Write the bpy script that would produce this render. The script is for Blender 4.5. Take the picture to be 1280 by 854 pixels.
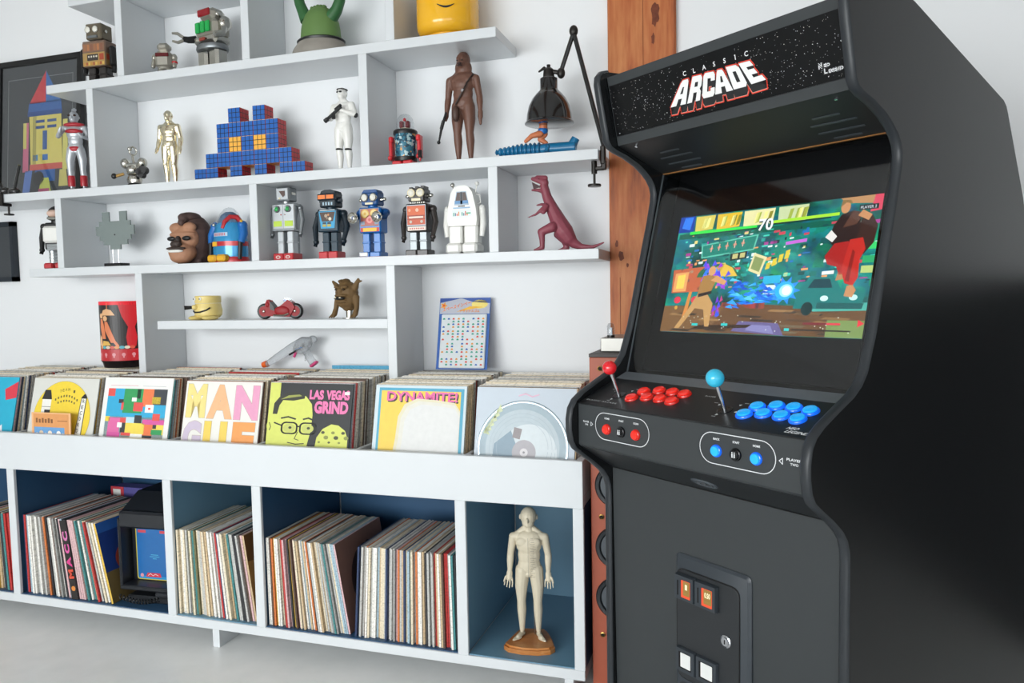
import bpy, bmesh, math, random
from mathutils import Matrix, Vector
random.seed(11)
PI = math.pi
S = bpy.context.scene
COL = S.collection
for o in list(bpy.data.objects):
    bpy.data.objects.remove(o)

# ---------------------------------------------------------------- camera
Z0 = 0.0927            # floor level lies this far below the bay floors of the record cabinet
FPX = 931.06
cam_d = bpy.data.cameras.new('camera')
cam_d.sensor_width = 36.0
cam_d.lens = FPX * 36.0 / 1280.0
cam_d.clip_start = 0.05
cam = bpy.data.objects.new('camera', cam_d)
COL.objects.link(cam)
yaw, pitch, roll = math.radians(17.5151), math.radians(-3.6192), math.radians(-1.0635)
fwd = Vector((-math.sin(yaw) * math.cos(pitch), math.cos(yaw) * math.cos(pitch), math.sin(pitch)))
rgt = Vector((math.cos(yaw), math.sin(yaw), 0))
upv = rgt.cross(fwd)
r2 = math.cos(roll) * rgt + math.sin(roll) * upv
u2 = -math.sin(roll) * rgt + math.cos(roll) * upv
m = Matrix((r2, u2, -fwd)).transposed().to_4x4()
m.translation = (0.43146, -2.4914, 1.0578 + Z0)
cam.matrix_world = m
S.camera = cam

# ---------------------------------------------------------------- world, lights, exposure
w = bpy.data.worlds.new('world')
S.world = w
w.use_nodes = True
bg = w.node_tree.nodes['Background']
bg.inputs[0].default_value = (0.94, 0.98, 1.0, 1)
bg.inputs[1].default_value = 2.3

def area(name, loc, target, sx, sy, power, col=(1, 1, 1)):
    l = bpy.data.lights.new(name, 'AREA')
    l.shape = 'RECTANGLE'; l.size = sx; l.size_y = sy; l.energy = power; l.color = col
    o = bpy.data.objects.new(name, l); COL.objects.link(o)
    o.location = loc
    o.rotation_euler = (Vector(target) - Vector(loc)).to_track_quat('-Z', 'Y').to_euler()
    return o
wl = area('window_light', (-1.7, -4.8, 1.25), (-0.4, 0, 0.4), 3.2, 1.4, 36, (0.97, 1.0, 1.0))
wl.data.spread = math.radians(100)

S.view_settings.view_transform = 'Standard'
S.view_settings.look = 'None'
S.view_settings.exposure = 0.2
S.view_settings.gamma = 1.0
S.view_settings.use_curve_mapping = False

# ---------------------------------------------------------------- colours and materials
def H(h):
    h = h.lstrip('#')
    out = []
    for i in (0, 2, 4):
        c = int(h[i:i + 2], 16) / 255.0
        out.append(c / 12.92 if c <= 0.04045 else ((c + 0.055) / 1.055) ** 2.4)
    return tuple(out)

MATS = {}
def mat(name, hexc, rough=0.5, metal=0.0, var=0.06, scale=40.0, bump=0.0, emis=0.0, trans=0.0, coat=0.0, spec=0.5, ior=1.45):
    """a node material: base colour broken up a little by noise"""
    if name in MATS:
        return MATS[name]
    M = bpy.data.materials.new(name); M.use_nodes = True
    nt = M.node_tree; b = nt.nodes['Principled BSDF']
    c = H(hexc)
    tc = nt.nodes.new('ShaderNodeTexCoord')
    nz = nt.nodes.new('ShaderNodeTexNoise'); nz.inputs['Scale'].default_value = scale; nz.inputs['Detail'].default_value = 3
    nt.links.new(tc.outputs['Object'], nz.inputs['Vector'])
    mx = nt.nodes.new('ShaderNodeMix'); mx.data_type = 'RGBA'
    mx.inputs[6].default_value = tuple(max(0, x * (1 - var)) for x in c) + (1,)
    mx.inputs[7].default_value = tuple(min(1, x * (1 + var)) for x in c) + (1,)
    nt.links.new(nz.outputs['Fac'], mx.inputs[0])
    nt.links.new(mx.outputs[2], b.inputs['Base Color'])
    b.inputs['Roughness'].default_value = rough
    b.inputs['Metallic'].default_value = metal
    b.inputs['Specular IOR Level'].default_value = spec
    b.inputs['IOR'].default_value = ior
    b.inputs['Coat Weight'].default_value = coat
    b.inputs['Coat Roughness'].default_value = 0.08
    b.inputs['Transmission Weight'].default_value = trans
    if emis:
        nt.links.new(mx.outputs[2], b.inputs['Emission Color'])
        b.inputs['Emission Strength'].default_value = emis
    if bump:
        bp = nt.nodes.new('ShaderNodeBump'); bp.inputs['Strength'].default_value = bump; bp.inputs['Distance'].default_value = 0.002
        nt.links.new(nz.outputs['Fac'], bp.inputs['Height'])
        nt.links.new(bp.outputs['Normal'], b.inputs['Normal'])
    MATS[name] = M
    return M

def thin_glass(name, tint, refl=1.0, rough=0.04):
    """thin clear sheet: see-through with fresnel reflections"""
    if name in MATS:
        return MATS[name]
    M = bpy.data.materials.new(name); M.use_nodes = True
    nt = M.node_tree; nt.nodes.clear()
    out = nt.nodes.new('ShaderNodeOutputMaterial')
    tr = nt.nodes.new('ShaderNodeBsdfTransparent'); tr.inputs[0].default_value = H(tint) + (1,)
    gl = nt.nodes.new('ShaderNodeBsdfGlossy'); gl.inputs['Roughness'].default_value = rough
    gl.inputs[0].default_value = (refl, refl, refl, 1)
    lw = nt.nodes.new('ShaderNodeLayerWeight'); lw.inputs[0].default_value = 0.5
    pw = nt.nodes.new('ShaderNodeMath'); pw.operation = 'POWER'; pw.inputs[1].default_value = 5.0
    nt.links.new(lw.outputs['Facing'], pw.inputs[0])
    fr = nt.nodes.new('ShaderNodeMath'); fr.operation = 'MULTIPLY_ADD'; fr.inputs[1].default_value = 0.9; fr.inputs[2].default_value = 0.045
    nt.links.new(pw.outputs[0], fr.inputs[0])
    mx = nt.nodes.new('ShaderNodeMixShader')
    nt.links.new(fr.outputs[0], mx.inputs[0]); nt.links.new(tr.outputs[0], mx.inputs[1]); nt.links.new(gl.outputs[0], mx.inputs[2])
    nt.links.new(mx.outputs[0], out.inputs[0])
    MATS[name] = M
    return M

def print_mat(name, rough=0.45, emis=0.0, coat=0.0):
    """flat print: colours come from the mesh's own colour layer"""
    if name in MATS:
        return MATS[name]
    M = bpy.data.materials.new(name); M.use_nodes = True
    nt = M.node_tree; b = nt.nodes['Principled BSDF']
    at = nt.nodes.new('ShaderNodeAttribute'); at.attribute_name = 'Col'
    nz = nt.nodes.new('ShaderNodeTexNoise'); nz.inputs['Scale'].default_value = 60
    tc = nt.nodes.new('ShaderNodeTexCoord'); nt.links.new(tc.outputs['Object'], nz.inputs['Vector'])
    mx = nt.nodes.new('ShaderNodeMix'); mx.data_type = 'RGBA'; mx.blend_type = 'MULTIPLY'; mx.inputs[0].default_value = 0.12
    nt.links.new(at.outputs['Color'], mx.inputs[6]); nt.links.new(nz.outputs['Fac'], mx.inputs[7])
    b.inputs['Roughness'].default_value = rough
    b.inputs['Coat Weight'].default_value = coat
    if emis:
        b.inputs['Base Color'].default_value = (0.01, 0.01, 0.01, 1)
        nt.links.new(mx.outputs[2], b.inputs['Emission Color']); b.inputs['Emission Strength'].default_value = emis
    else:
        nt.links.new(mx.outputs[2], b.inputs['Base Color'])
    MATS[name] = M
    return M

# ---------------------------------------------------------------- shapes: each returns (verts, faces)
def box(c, s, bev=0.0, rot=None):
    hx, hy, hz = s[0] / 2, s[1] / 2, s[2] / 2
    if bev <= 0:
        v = [(x, y, z) for x in (-hx, hx) for y in (-hy, hy) for z in (-hz, hz)]
        f = [(0, 1, 3, 2), (4, 6, 7, 5), (0, 4, 5, 1), (2, 3, 7, 6), (0, 2, 6, 4), (1, 5, 7, 3)]
    else:
        b = min(bev, hx * .98, hy * .98, hz * .98)
        v = []; idx = {}
        for sx in (-1, 1):
            for sy in (-1, 1):
                for sz in (-1, 1):
                    for ax in range(3):
                        p = [sx * (hx - b), sy * (hy - b), sz * (hz - b)]
                        p[ax] = (sx * hx, sy * hy, sz * hz)[ax]
                        idx[(sx, sy, sz, ax)] = len(v); v.append(tuple(p))
        f = []
        for ax in range(3):
            o1, o2 = [a for a in range(3) if a != ax]
            for sg in (-1, 1):
                q = []
                for a1, a2 in ((-1, -1), (-1, 1), (1, 1), (1, -1)):
                    k = [0, 0, 0]; k[ax] = sg; k[o1] = a1; k[o2] = a2
                    q.append(idx[tuple(k) + (ax,)])
                f.append(tuple(q))
            for a1 in (-1, 1):          # edges parallel to ax
                for a2 in (-1, 1):
                    k0 = [0, 0, 0]; k0[ax] = -1; k0[o1] = a1; k0[o2] = a2
                    k1 = list(k0); k1[ax] = 1
                    f.append((idx[tuple(k0) + (o1,)], idx[tuple(k1) + (o1,)], idx[tuple(k1) + (o2,)], idx[tuple(k0) + (o2,)]))
        for sx in (-1, 1):
            for sy in (-1, 1):
                for sz in (-1, 1):
                    f.append(tuple(idx[(sx, sy, sz, a)] for a in range(3)))
    if rot is not None:
        R = rot if isinstance(rot, Matrix) else Matrix.Rotation(rot, 3, 'Z')
        v = [tuple(R @ Vector(p)) for p in v]
    return [(p[0] + c[0], p[1] + c[1], p[2] + c[2]) for p in v], f

def bx(x0, x1, y0, y1, z0, z1, bev=0.0):
    return box(((x0 + x1) / 2, (y0 + y1) / 2, (z0 + z1) / 2), (x1 - x0, y1 - y0, z1 - z0), bev)

def frame_of(d):
    d = Vector(d).normalized()
    a = Vector((0, 0, 1)) if abs(d.z) < 0.9 else Vector((0, 1, 0))
    u = d.cross(a).normalized()
    return u, u.cross(d).normalized()

def tube(pts, radii, n=12, caps=True, closed=False, flat=1.0):
    """sweep of a round section along points"""
    pts = [Vector(p) for p in pts]; k = len(pts)
    if not hasattr(radii, '__len__'):
        radii = [radii] * k
    v = []; f = []
    prev = None
    for i, p in enumerate(pts):
        if closed:
            d = pts[(i + 1) % k] - pts[i - 1]
        else:
            d = pts[min(i + 1, k - 1)] - pts[max(i - 1, 0)]
        if d.length < 1e-9:
            d = Vector((0, 0, 1))
        d.normalize()
        if prev is None:
            u, w_ = frame_of(d)
        else:
            u = prev - d * prev.dot(d)
            if u.length < 1e-6:
                u, _ = frame_of(d)
            u.normalize(); w_ = u.cross(d)
        prev = u
        for j in range(n):
            a = 2 * PI * j / n
            v.append(tuple(p + (u * math.cos(a) + w_ * math.sin(a) * flat) * radii[i]))
    seg = k if closed else k - 1
    for i in range(seg):
        for j in range(n):
            a, b = i * n + j, i * n + (j + 1) % n
            c, d2 = ((i + 1) % k) * n + (j + 1) % n, ((i + 1) % k) * n + j
            f.append((a, b, c, d2))
    if caps and not closed:
        f.append(tuple(range(n - 1, -1, -1))); f.append(tuple(range((k - 1) * n, k * n)))
    return v, f

def cyl(p0, p1, r0, r1=None, n=18):
    return tube([p0, p1], [r0, r0 if r1 is None else r1], n)

def capsule(p0, p1, r0, r1=None, n=10, h=4):
    r1 = r0 if r1 is None else r1
    p0 = Vector(p0); p1 = Vector(p1); d = p1 - p0
    if d.length < 1e-9:
        d = Vector((0, 0, 1e-5)); p1 = p0 + d
    d = d.normalized(); pts = []; rad = []
    for i in range(h, 0, -1):
        a = PI / 2 * i / h
        pts.append(p0 - d * r0 * math.sin(a)); rad.append(max(r0 * math.cos(a), r0 * .02))
    pts.append(p0); rad.append(r0); pts.append(p1); rad.append(r1)
    for i in range(1, h + 1):
        a = PI / 2 * i / h
        pts.append(p1 + d * r1 * math.sin(a)); rad.append(max(r1 * math.cos(a), r1 * .02))
    # keep the frame constant along the straight axis
    u, w_ = frame_of(d); v = []; f = []
    for p, r in zip(pts, rad):
        for j in range(n):
            a = 2 * PI * j / n
            v.append(tuple(p + (u * math.cos(a) + w_ * math.sin(a)) * r))
    for i in range(len(pts) - 1):
        for j in range(n):
            f.append((i * n + j, i * n + (j + 1) % n, (i + 1) * n + (j + 1) % n, (i + 1) * n + j))
    f.append(tuple(range(n - 1, -1, -1))); f.append(tuple(range((len(pts) - 1) * n, len(pts) * n)))
    return v, f

def ell(c, r, n=16, h=10, rot=None):
    if not hasattr(r, '__len__'):
        r = (r, r, r)
    v = []; f = []
    for i in range(1, h):
        a = PI * i / h
        for j in range(n):
            b = 2 * PI * j / n
            v.append((r[0] * math.sin(a) * math.cos(b), r[1] * math.sin(a) * math.sin(b), r[2] * math.cos(a)))
    v.append((0, 0, r[2])); v.append((0, 0, -r[2])); t = len(v) - 2
    for i in range(h - 2):
        for j in range(n):
            f.append((i * n + j, (i + 1) * n + j, (i + 1) * n + (j + 1) % n, i * n + (j + 1) % n))
    for j in range(n):
        f.append((t, j, (j + 1) % n)); f.append((t + 1, (h - 2) * n + (j + 1) % n, (h - 2) * n + j))
    if rot is not None:
        v = [tuple(rot @ Vector(p)) for p in v]
    return [(p[0] + c[0], p[1] + c[1], p[2] + c[2]) for p in v], f

def lathe(prof, c=(0, 0, 0), n=28, axis='Z', sy=1.0):
    """profile of (radius, height) turned about an axis"""
    v = []; f = []
    for r, z in prof:
        for j in range(n):
            a = 2 * PI * j / n
            x, y = max(r, 1e-5) * math.cos(a), max(r, 1e-5) * math.sin(a) * sy
            p = (x, y, z) if axis == 'Z' else ((x, -z, y) if axis == '-Y' else (z, x, y))
            v.append((p[0] + c[0], p[1] + c[1], p[2] + c[2]))
    k = len(prof)
    for i in range(k - 1):
        for j in range(n):
            f.append((i * n + j, i * n + (j + 1) % n, (i + 1) * n + (j + 1) % n, (i + 1) * n + j))
    f.append(tuple(range(n - 1, -1, -1))); f.append(tuple(range((k - 1) * n, k * n)))
    return v, f

def prism(poly, a, b, axis='Y'):
    """2-D outline pushed through from a to b along an axis; outline in (x,z), (y,z) or (x,y)"""
    k = len(poly)
    def P(q, t):
        return {'Y': (q[0], t, q[1]), 'X': (t, q[0], q[1]), 'Z': (q[0], q[1], t)}[axis]
    v = [P(q, a) for q in poly] + [P(q, b) for q in poly]
    f = [tuple(range(k)), tuple(range(2 * k - 1, k - 1, -1))]
    for i in range(k):
        j = (i + 1) % k
        f.append((i, i + k, j + k, j))
    return v, f

def moved(sh, loc=(0, 0, 0), rot=None, scale=None):
    v, f = sh
    out = []
    for p in v:
        q = Vector(p)
        if scale is not None:
            q = Vector((q.x * scale[0], q.y * scale[1], q.z * scale[2]))
        if rot is not None:
            q = rot @ q
        out.append(tuple(q + Vector(loc)))
    return out, f

def RX(d): return Matrix.Rotation(math.radians(d), 3, 'X')
def RY(d): return Matrix.Rotation(math.radians(d), 3, 'Y')
def RZ(d): return Matrix.Rotation(math.radians(d), 3, 'Z')

def rrect(w_, h_, r, n=5):
    """rounded rectangle outline about the origin"""
    pts = []
    for cx, cz, a0 in ((w_ / 2 - r, h_ / 2 - r, 0), (-w_ / 2 + r, h_ / 2 - r, 90), (-w_ / 2 + r, -h_ / 2 + r, 180), (w_ / 2 - r, -h_ / 2 + r, 270)):
        for i in range(n + 1):
            a = math.radians(a0 + 90 * i / n)
            pts.append((cx + r * math.cos(a), cz + r * math.sin(a)))
    return pts

# ---------------------------------------------------------------- objects
def mesh_of(name, shapes, smooth=35):
    v = []; f = []
    for sv, sf in shapes:
        o_ = len(v); v.extend(sv); f.extend(tuple(i + o_ for i in q) for q in sf)
    me = bpy.data.meshes.new(name)
    me.from_pydata(v, [], f)
    bm = bmesh.new(); bm.from_mesh(me)
    bmesh.ops.recalc_face_normals(bm, faces=bm.faces)
    bm.to_mesh(me); bm.free()
    if smooth:
        me.shade_smooth(); me.set_sharp_from_angle(angle=math.radians(smooth))
    return me

def link(name, me, material, parent=None):
    o = bpy.data.objects.new(name, me)
    COL.objects.link(o)
    if material is not None and not me.materials:
        me.materials.append(material)
    if parent is not None:
        o.parent = parent
    return o

def part(parent, name, material, *shapes, smooth=35, label=None):
    o = link(name, mesh_of(name, shapes, smooth), material, parent)
    if label:
        o['label'] = label
    return o

def tag(o, label, cat, group=None):
    o['label'] = label; o['category'] = cat
    if group:
        o['group'] = group
    return o

def thing(name, label, cat, loc=(0, 0, 0), rz=0.0, group=None):
    o = bpy.data.objects.new(name, None)
    o.empty_display_size = 0.05
    COL.objects.link(o)
    o.location = loc; o.rotation_euler = (0, 0, math.radians(rz))
    return tag(o, label, cat, group)

def struct(name, material, *shapes, parent=None, smooth=0):
    o = link(name, mesh_of(name, shapes, smooth), material, parent)
    o['kind'] = 'structure'
    return o

def organic(parent, name, material, shapes, voxel, it=6, label=None):
    """overlapping shapes fused into one continuous skin"""
    me = mesh_of(name + '_raw', shapes, 0)
    t = bpy.data.objects.new('tmp', me); COL.objects.link(t)
    r = t.modifiers.new('r', 'REMESH'); r.mode = 'VOXEL'; r.voxel_size = voxel
    s = t.modifiers.new('s', 'SMOOTH'); s.factor = 0.5; s.iterations = it
    dg = bpy.context.evaluated_depsgraph_get()
    out = bpy.data.meshes.new_from_object(t.evaluated_get(dg))
    bpy.data.objects.remove(t); bpy.data.meshes.remove(me)
    out.shade_smooth(); out.name = name
    o = link(name, out, material, parent)
    if label:
        o['label'] = label
    return o

# ---------------------------------------------------------------- flat print
_TXT = {}
def text_tris(s, bold=0.0, space=1.0):
    key = (s, bold, space)
    if key not in _TXT:
        cu = bpy.data.curves.new('t', 'FONT'); cu.body = s; cu.size = 1.0; cu.offset = bold; cu.space_character = space
        cu.resolution_u = 3
        t = bpy.data.objects.new('t', cu); COL.objects.link(t)
        dg = bpy.context.evaluated_depsgraph_get()
        me = bpy.data.meshes.new_from_object(t.evaluated_get(dg))
        vs = [(p.co.x, p.co.y) for p in me.vertices]; fs = [tuple(p.vertices) for p in me.polygons]
        bpy.data.objects.remove(t); bpy.data.curves.remove(cu); bpy.data.meshes.remove(me)
        _TXT[key] = (vs, fs)
    return _TXT[key]

class Art:
    """flat coloured shapes: u to the right, v up; later layers lie nearer the viewer"""
    def __init__(self, eps=0.00012):
        self.v = []; self.f = []; self.c = []; self.e = eps
    def poly(self, pts, col, l=0):
        o = len(self.v)
        self.v += [(p[0], -self.e * l, p[1]) for p in pts]
        self.f.append(tuple(range(o, o + len(pts)))); self.c.append(H(col))
        return self
    def rect(self, x0, y0, x1, y1, col, l=0):
        return self.poly([(x0, y0), (x1, y0), (x1, y1), (x0, y1)], col, l)
    def disc(self, x, y, r, col, l=0, n=24, ry=None, a0=0, a1=360):
        ry = r if ry is None else ry
        return self.poly([(x + r * math.cos(math.radians(a0 + (a1 - a0) * i / n)), y + ry * math.sin(math.radians(a0 + (a1 - a0) * i / n))) for i in range(n if a1 - a0 >= 360 else n + 1)], col, l)
    def line(self, pts, w_, col, l=0, closed=False):
        k = len(pts)
        for i in range(k if closed else k - 1):
            a = Vector(pts[i]); b = Vector(pts[(i + 1) % k]); d = (b - a)
            if d.length < 1e-9: continue
            d.normalize(); n_ = Vector((-d.y, d.x)) * w_ / 2; e_ = d * w_ * 0.3
            self.poly([tuple(a - e_ - n_), tuple(b + e_ - n_), tuple(b + e_ + n_), tuple(a - e_ + n_)], col, l)
        return self
    def text(self, s, x, y, h, col, l=1, w_=None, bold=0.0, fn=None, center=False, space=1.0):
        """letters of cap height h starting at x, y; w_ = total width wanted"""
        vs, fs = text_tris(s, bold, space)
        if not vs: return self
        x0 = min(p[0] for p in vs); x1 = max(p[0] for p in vs); y0 = min(p[1] for p in vs); y1 = max(p[1] for p in vs)
        sy = h / (y1 - y0); sx = sy if w_ is None else w_ / (x1 - x0)
        if center: x = x - (x1 - x0) * sx / 2
        o = len(self.v)
        for p in vs:
            q = (x + (p[0] - x0) * sx, y + (p[1] - y0) * sy)
            if fn: q = fn(*q)
            self.v.append((q[0], -self.e * l, q[1]))
        for q in fs:
            self.f.append(tuple(i + o for i in q)); self.c.append(H(col))
        return self
    def build(self, parent, name, material, loc=(0, 0, 0), rot=None, bend=None, label=None):
        me = bpy.data.meshes.new(name)
        me.from_pydata(self.v, [], self.f)
        ca = me.color_attributes.new('Col', 'FLOAT_COLOR', 'CORNER')
        i = 0
        for q, c in zip(self.f, self.c):
            for _ in q:
                ca.data[i].color = c + (1,); i += 1
        if bend:        # cut into narrow strips so that the print follows the curve
            bm = bmesh.new(); bm.from_mesh(me)
            x0 = min(p[0] for p in self.v); x1 = max(p[0] for p in self.v)
            for k in range(1, 28):
                bmesh.ops.bisect_plane(bm, geom=bm.verts[:] + bm.edges[:] + bm.faces[:], plane_co=(x0 + (x1 - x0) * k / 28, 0, 0), plane_no=(1, 0, 0))
            bm.to_mesh(me); bm.free()
        for q in me.vertices:
            p = tuple(q.co)
            if bend: p = bend(p)
            if rot is not None: p = tuple(rot @ Vector(p))
            q.co = (p[0] + loc[0], p[1] + loc[1], p[2] + loc[2])
        o = link(name, me, material, parent)
        if label: o['label'] = label
        return o

PRINT = print_mat('printed_paper', 0.5)
GLOSSY_PRINT = print_mat('printed_tin', 0.4)

# ---------------------------------------------------------------- the room
WHITE = mat('white_lacquer', '#d4d8db', 0.35, var=0.012, scale=8)
WALL = mat('white_wall_paint', '#eaecee', 0.8, var=0.015, scale=3, bump=0.02)
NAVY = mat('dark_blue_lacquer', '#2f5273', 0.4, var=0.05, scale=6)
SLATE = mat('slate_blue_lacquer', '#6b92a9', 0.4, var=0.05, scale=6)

def concrete():
    M = bpy.data.materials.new('polished_concrete'); M.use_nodes = True
    nt = M.node_tree; b = nt.nodes['Principled BSDF']
    tc = nt.nodes.new('ShaderNodeTexCoord')
    n1 = nt.nodes.new('ShaderNodeTexNoise'); n1.inputs['Scale'].default_value = 1.6; n1.inputs['Detail'].default_value = 8; n1.inputs['Roughness'].default_value = .65
    n2 = nt.nodes.new('ShaderNodeTexNoise'); n2.inputs['Scale'].default_value = 14; n2.inputs['Detail'].default_value = 6
    nt.links.new(tc.outputs['Object'], n1.inputs['Vector']); nt.links.new(tc.outputs['Object'], n2.inputs['Vector'])
    ad = nt.nodes.new('ShaderNodeMath'); ad.operation = 'MULTIPLY_ADD'; ad.inputs[1].default_value = .35
    nt.links.new(n2.outputs['Fac'], ad.inputs[0]); nt.links.new(n1.outputs['Fac'], ad.inputs[2])
    cr = nt.nodes.new('ShaderNodeValToRGB')
    cr.color_ramp.elements[0].position = .42; cr.color_ramp.elements[0].color = H('#e2e4e3') + (1,)
    cr.color_ramp.elements[1].position = .95; cr.color_ramp.elements[1].color = H('#f6f6f5') + (1,)
    nt.links.new(ad.outputs[0], cr.inputs[0]); nt.links.new(cr.outputs[0], b.inputs['Base Color'])
    b.inputs['Roughness'].default_value = .32
    return M

def wood(name, c0, c1, c2, scale=1.0, rough=.5, axis='Z'):
    M = bpy.data.materials.new(name); M.use_nodes = True
    nt = M.node_tree; b = nt.nodes['Principled BSDF']
    tc = nt.nodes.new('ShaderNodeTexCoord'); mp = nt.nodes.new('ShaderNodeMapping')
    sc = {'Z': (9, 9, 1.1), 'X': (1.1, 9, 9), 'Y': (9, 1.1, 9)}[axis]
    mp.inputs['Scale'].default_value = tuple(s * scale for s in sc)
    nt.links.new(tc.outputs['Object'], mp.inputs['Vector'])
    n1 = nt.nodes.new('ShaderNodeTexNoise'); n1.inputs['Scale'].default_value = 1.5; n1.inputs['Detail'].default_value = 7; n1.inputs['Distortion'].default_value = 1.2
    n2 = nt.nodes.new('ShaderNodeTexNoise'); n2.inputs['Scale'].default_value = 11; n2.inputs['Detail'].default_value = 4
    nt.links.new(mp.outputs[0], n1.inputs['Vector']); nt.links.new(mp.outputs[0], n2.inputs['Vector'])
    ad = nt.nodes.new('ShaderNodeMath'); ad.operation = 'MULTIPLY_ADD'; ad.inputs[1].default_value = .3
    nt.links.new(n2.outputs['Fac'], ad.inputs[0]); nt.links.new(n1.outputs['Fac'], ad.inputs[2])
    cr = nt.nodes.new('ShaderNodeValToRGB')
    cr.color_ramp.elements[0].position = .38; cr.color_ramp.elements[0].color = H(c0) + (1,)
    cr.color_ramp.elements[1].position = .95; cr.color_ramp.elements[1].color = H(c2) + (1,)
    e = cr.color_ramp.elements.new(.6); e.color = H(c1) + (1,)
    nt.links.new(ad.outputs[0], cr.inputs[0]); nt.links.new(cr.outputs[0], b.inputs['Base Color'])
    b.inputs['Roughness'].default_value = rough
    bp = nt.nodes.new('ShaderNodeBump'); bp.inputs['Strength'].default_value = .25; bp.inputs['Distance'].default_value = .003
    nt.links.new(ad.outputs[0], bp.inputs['Height']); nt.links.new(bp.outputs[0], b.inputs['Normal'])
    return M

FZ = -Z0
struct('floor', concrete(), bx(-7, 4.6, -7, .3, FZ - .05, FZ))
struct('wall_back', WALL, bx(-6, 4.6, 0.0, .2, FZ, 3.1))

struct('ceiling', mat('white_ceiling_paint', '#ececea', .8, var=.02, scale=3), bx(-6, 4.6, -6.6, .2, 3.1, 3.2))
ROOMW = mat('warm_white_room_paint', '#e2e1de', .8, var=.02, scale=3)
struct('wall_right', ROOMW, bx(4.4, 4.6, -6.6, .0, FZ, 3.1))
struct('wall_front', ROOMW, bx(-5, 4.4, -6.6, -6.4, FZ, .25), bx(-5, 4.4, -6.6, -6.4, 2.6, 3.1), *[bx(x_, x_ + .4, -6.6, -6.4, .25, 2.6) for x_ in (-5, -.1, 4.0)])
struct('wall_left', ROOMW, bx(-5.2, -5, -6.6, .2, FZ, 3.1))
struct('trim_5', mat('charcoal_reflection_panel', '#15181b', .5, var=.05), bx(1.45, 4.4, -.03, -.001, FZ, 1.08))  # unseen dark panel added to darken the reflection in the arcade's side
BEAMW = wood('brown_beam_timber', '#4a2a17', '#7a4a2a', '#9a6a42', .6, .6, 'Y')
for i_, xb in enumerate((-2.6, -.55, 1.5, 3.4)):
    struct('trim_%d' % (i_ + 1), BEAMW, bx(xb, xb + .22, -6.4, 0.0, 2.88, 3.1, .004))
# timber post let into the wall
POSTW = wood('reddish_post_timber', '#5e260e', '#ab5a28', '#cf8a50', 1.0, .55)
post = thing('timber_post', 'reddish rough timber post rising beside the shelves behind the arcade machine', 'post', (0.107, -.012, FZ))
part(post, 'beam', POSTW, bx(-.109, .109, -.012, .012, 0, 3.19, .004))
KN = mat('dark_wood_knot', '#6b3014', .6, var=.55, scale=70)
def knot(x, z_, w_, h_, seed):
    q = random.Random(seed); pts = []
    for k in range(16):
        t_ = 2 * PI * k / 16; g = q.uniform(.7, 1.15); pts.append((x + w_ * g * math.cos(t_), z_ + h_ * g * math.sin(t_)))
    return prism(pts, -.0128, -.011)
for x, z_, w_, h_, sd in ((.045, 2.035, .014, .04, 1), (.052, 2.10, .008, .022, 2), (.038, 1.96, .006, .018, 3), (-.07, 1.27, .009, .02, 4), (-.085, 1.31, .005, .012, 5), (-.05, 1.24, .004, .008, 6)):
    part(post, 'knot', KN, knot(x, z_, w_, h_, sd), smooth=0)
part(post, 'crack', mat('wood_crack', '#7a3c1c', .7, var=.3), box((.006, -.0118, 2.05), (.0018, .002, .5)))
part(post, 'crack', MATS['wood_crack'], box((-.075, -.0118, 1.05), (.0018, .002, .3)))

# ---------------------------------------------------------------- open shelves on the wall
T = .032; U = .2206
sh = thing('wall_shelving', 'white stepped open shelving on the wall full of toys', 'shelf', (-1.1, 0, .493))
def shp(name, x0, x1, z0, z1, y0=-U):
    return part(sh, name, WHITE, bx(x0 + 1.1, x1 + 1.1, y0, -.001, z0 - .493, z1 - .493, .0015), smooth=0)
shp('shelf_board', -2.03, -.67, 2.18, 2.212)
shp('shelf_board', -2.16, -.32, 1.866, 1.898)
shp('shelf_board', -3.15, .0, 1.464, 1.496)
shp('shelf_board', -2.301, -.001, 1.162, 1.194)
shp('shelf_board', -1.683, -.724, .951, .983)
for x0, z0, z1 in ((-1.812, 1.898, 2.18), (-1.260, 1.898, 2.18), (-.702, 1.898, 2.18), (-1.966, 1.496, 1.866), (-.806, 1.496, 1.866),
                   (-2.151, 1.194, 1.464), (-1.254, 1.194, 1.464), (-.356, 1.194, 1.464), (-1.778, .4945, 1.162), (-.725, .4945, 1.162)):
    shp('upright', x0, x0 + T, z0, z1)

# ---------------------------------------------------------------- record cabinet below
L = .5
cab = thing('record_cabinet', 'long low white record cabinet with display bins above dark blue bays', 'cabinet', (-1.4, 0, FZ))
def cbp(name, m_, x0, x1, y0, y1, z0, z1, bev=.0015, label=None):
    return part(cab, name, m_, bx(x0 + 1.4, x1 + 1.4, y0, y1, z0 - FZ, z1 - FZ, bev), smooth=0, label=label)
XL = -2.86
cbp('base_board', WHITE, XL, 0, -L, -.002, -.033, -.003)
cbp('middle_board', WHITE, XL, 0, -L + .02, -.002, .463, .493)
cbp('front_panel', WHITE, XL, 0, -L, -L + .02, .46, .594)
for x0 in (-2.131, -1.436, -1.084, -.383, -.0295):
    cbp('upright', WHITE, x0, x0 + .0305 if x0 > -.1 else x0 + .0335, -L, -L + .012, -.003, .46)
    cbp('bay_divider', SLATE if x0 in (-1.436, -.383) else NAVY, x0 + .001, x0 + .0295 if x0 < -.1 else 0.0, -L + .012, -.012, -.003, .46, label='dark blue divider between two bays')
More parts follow.
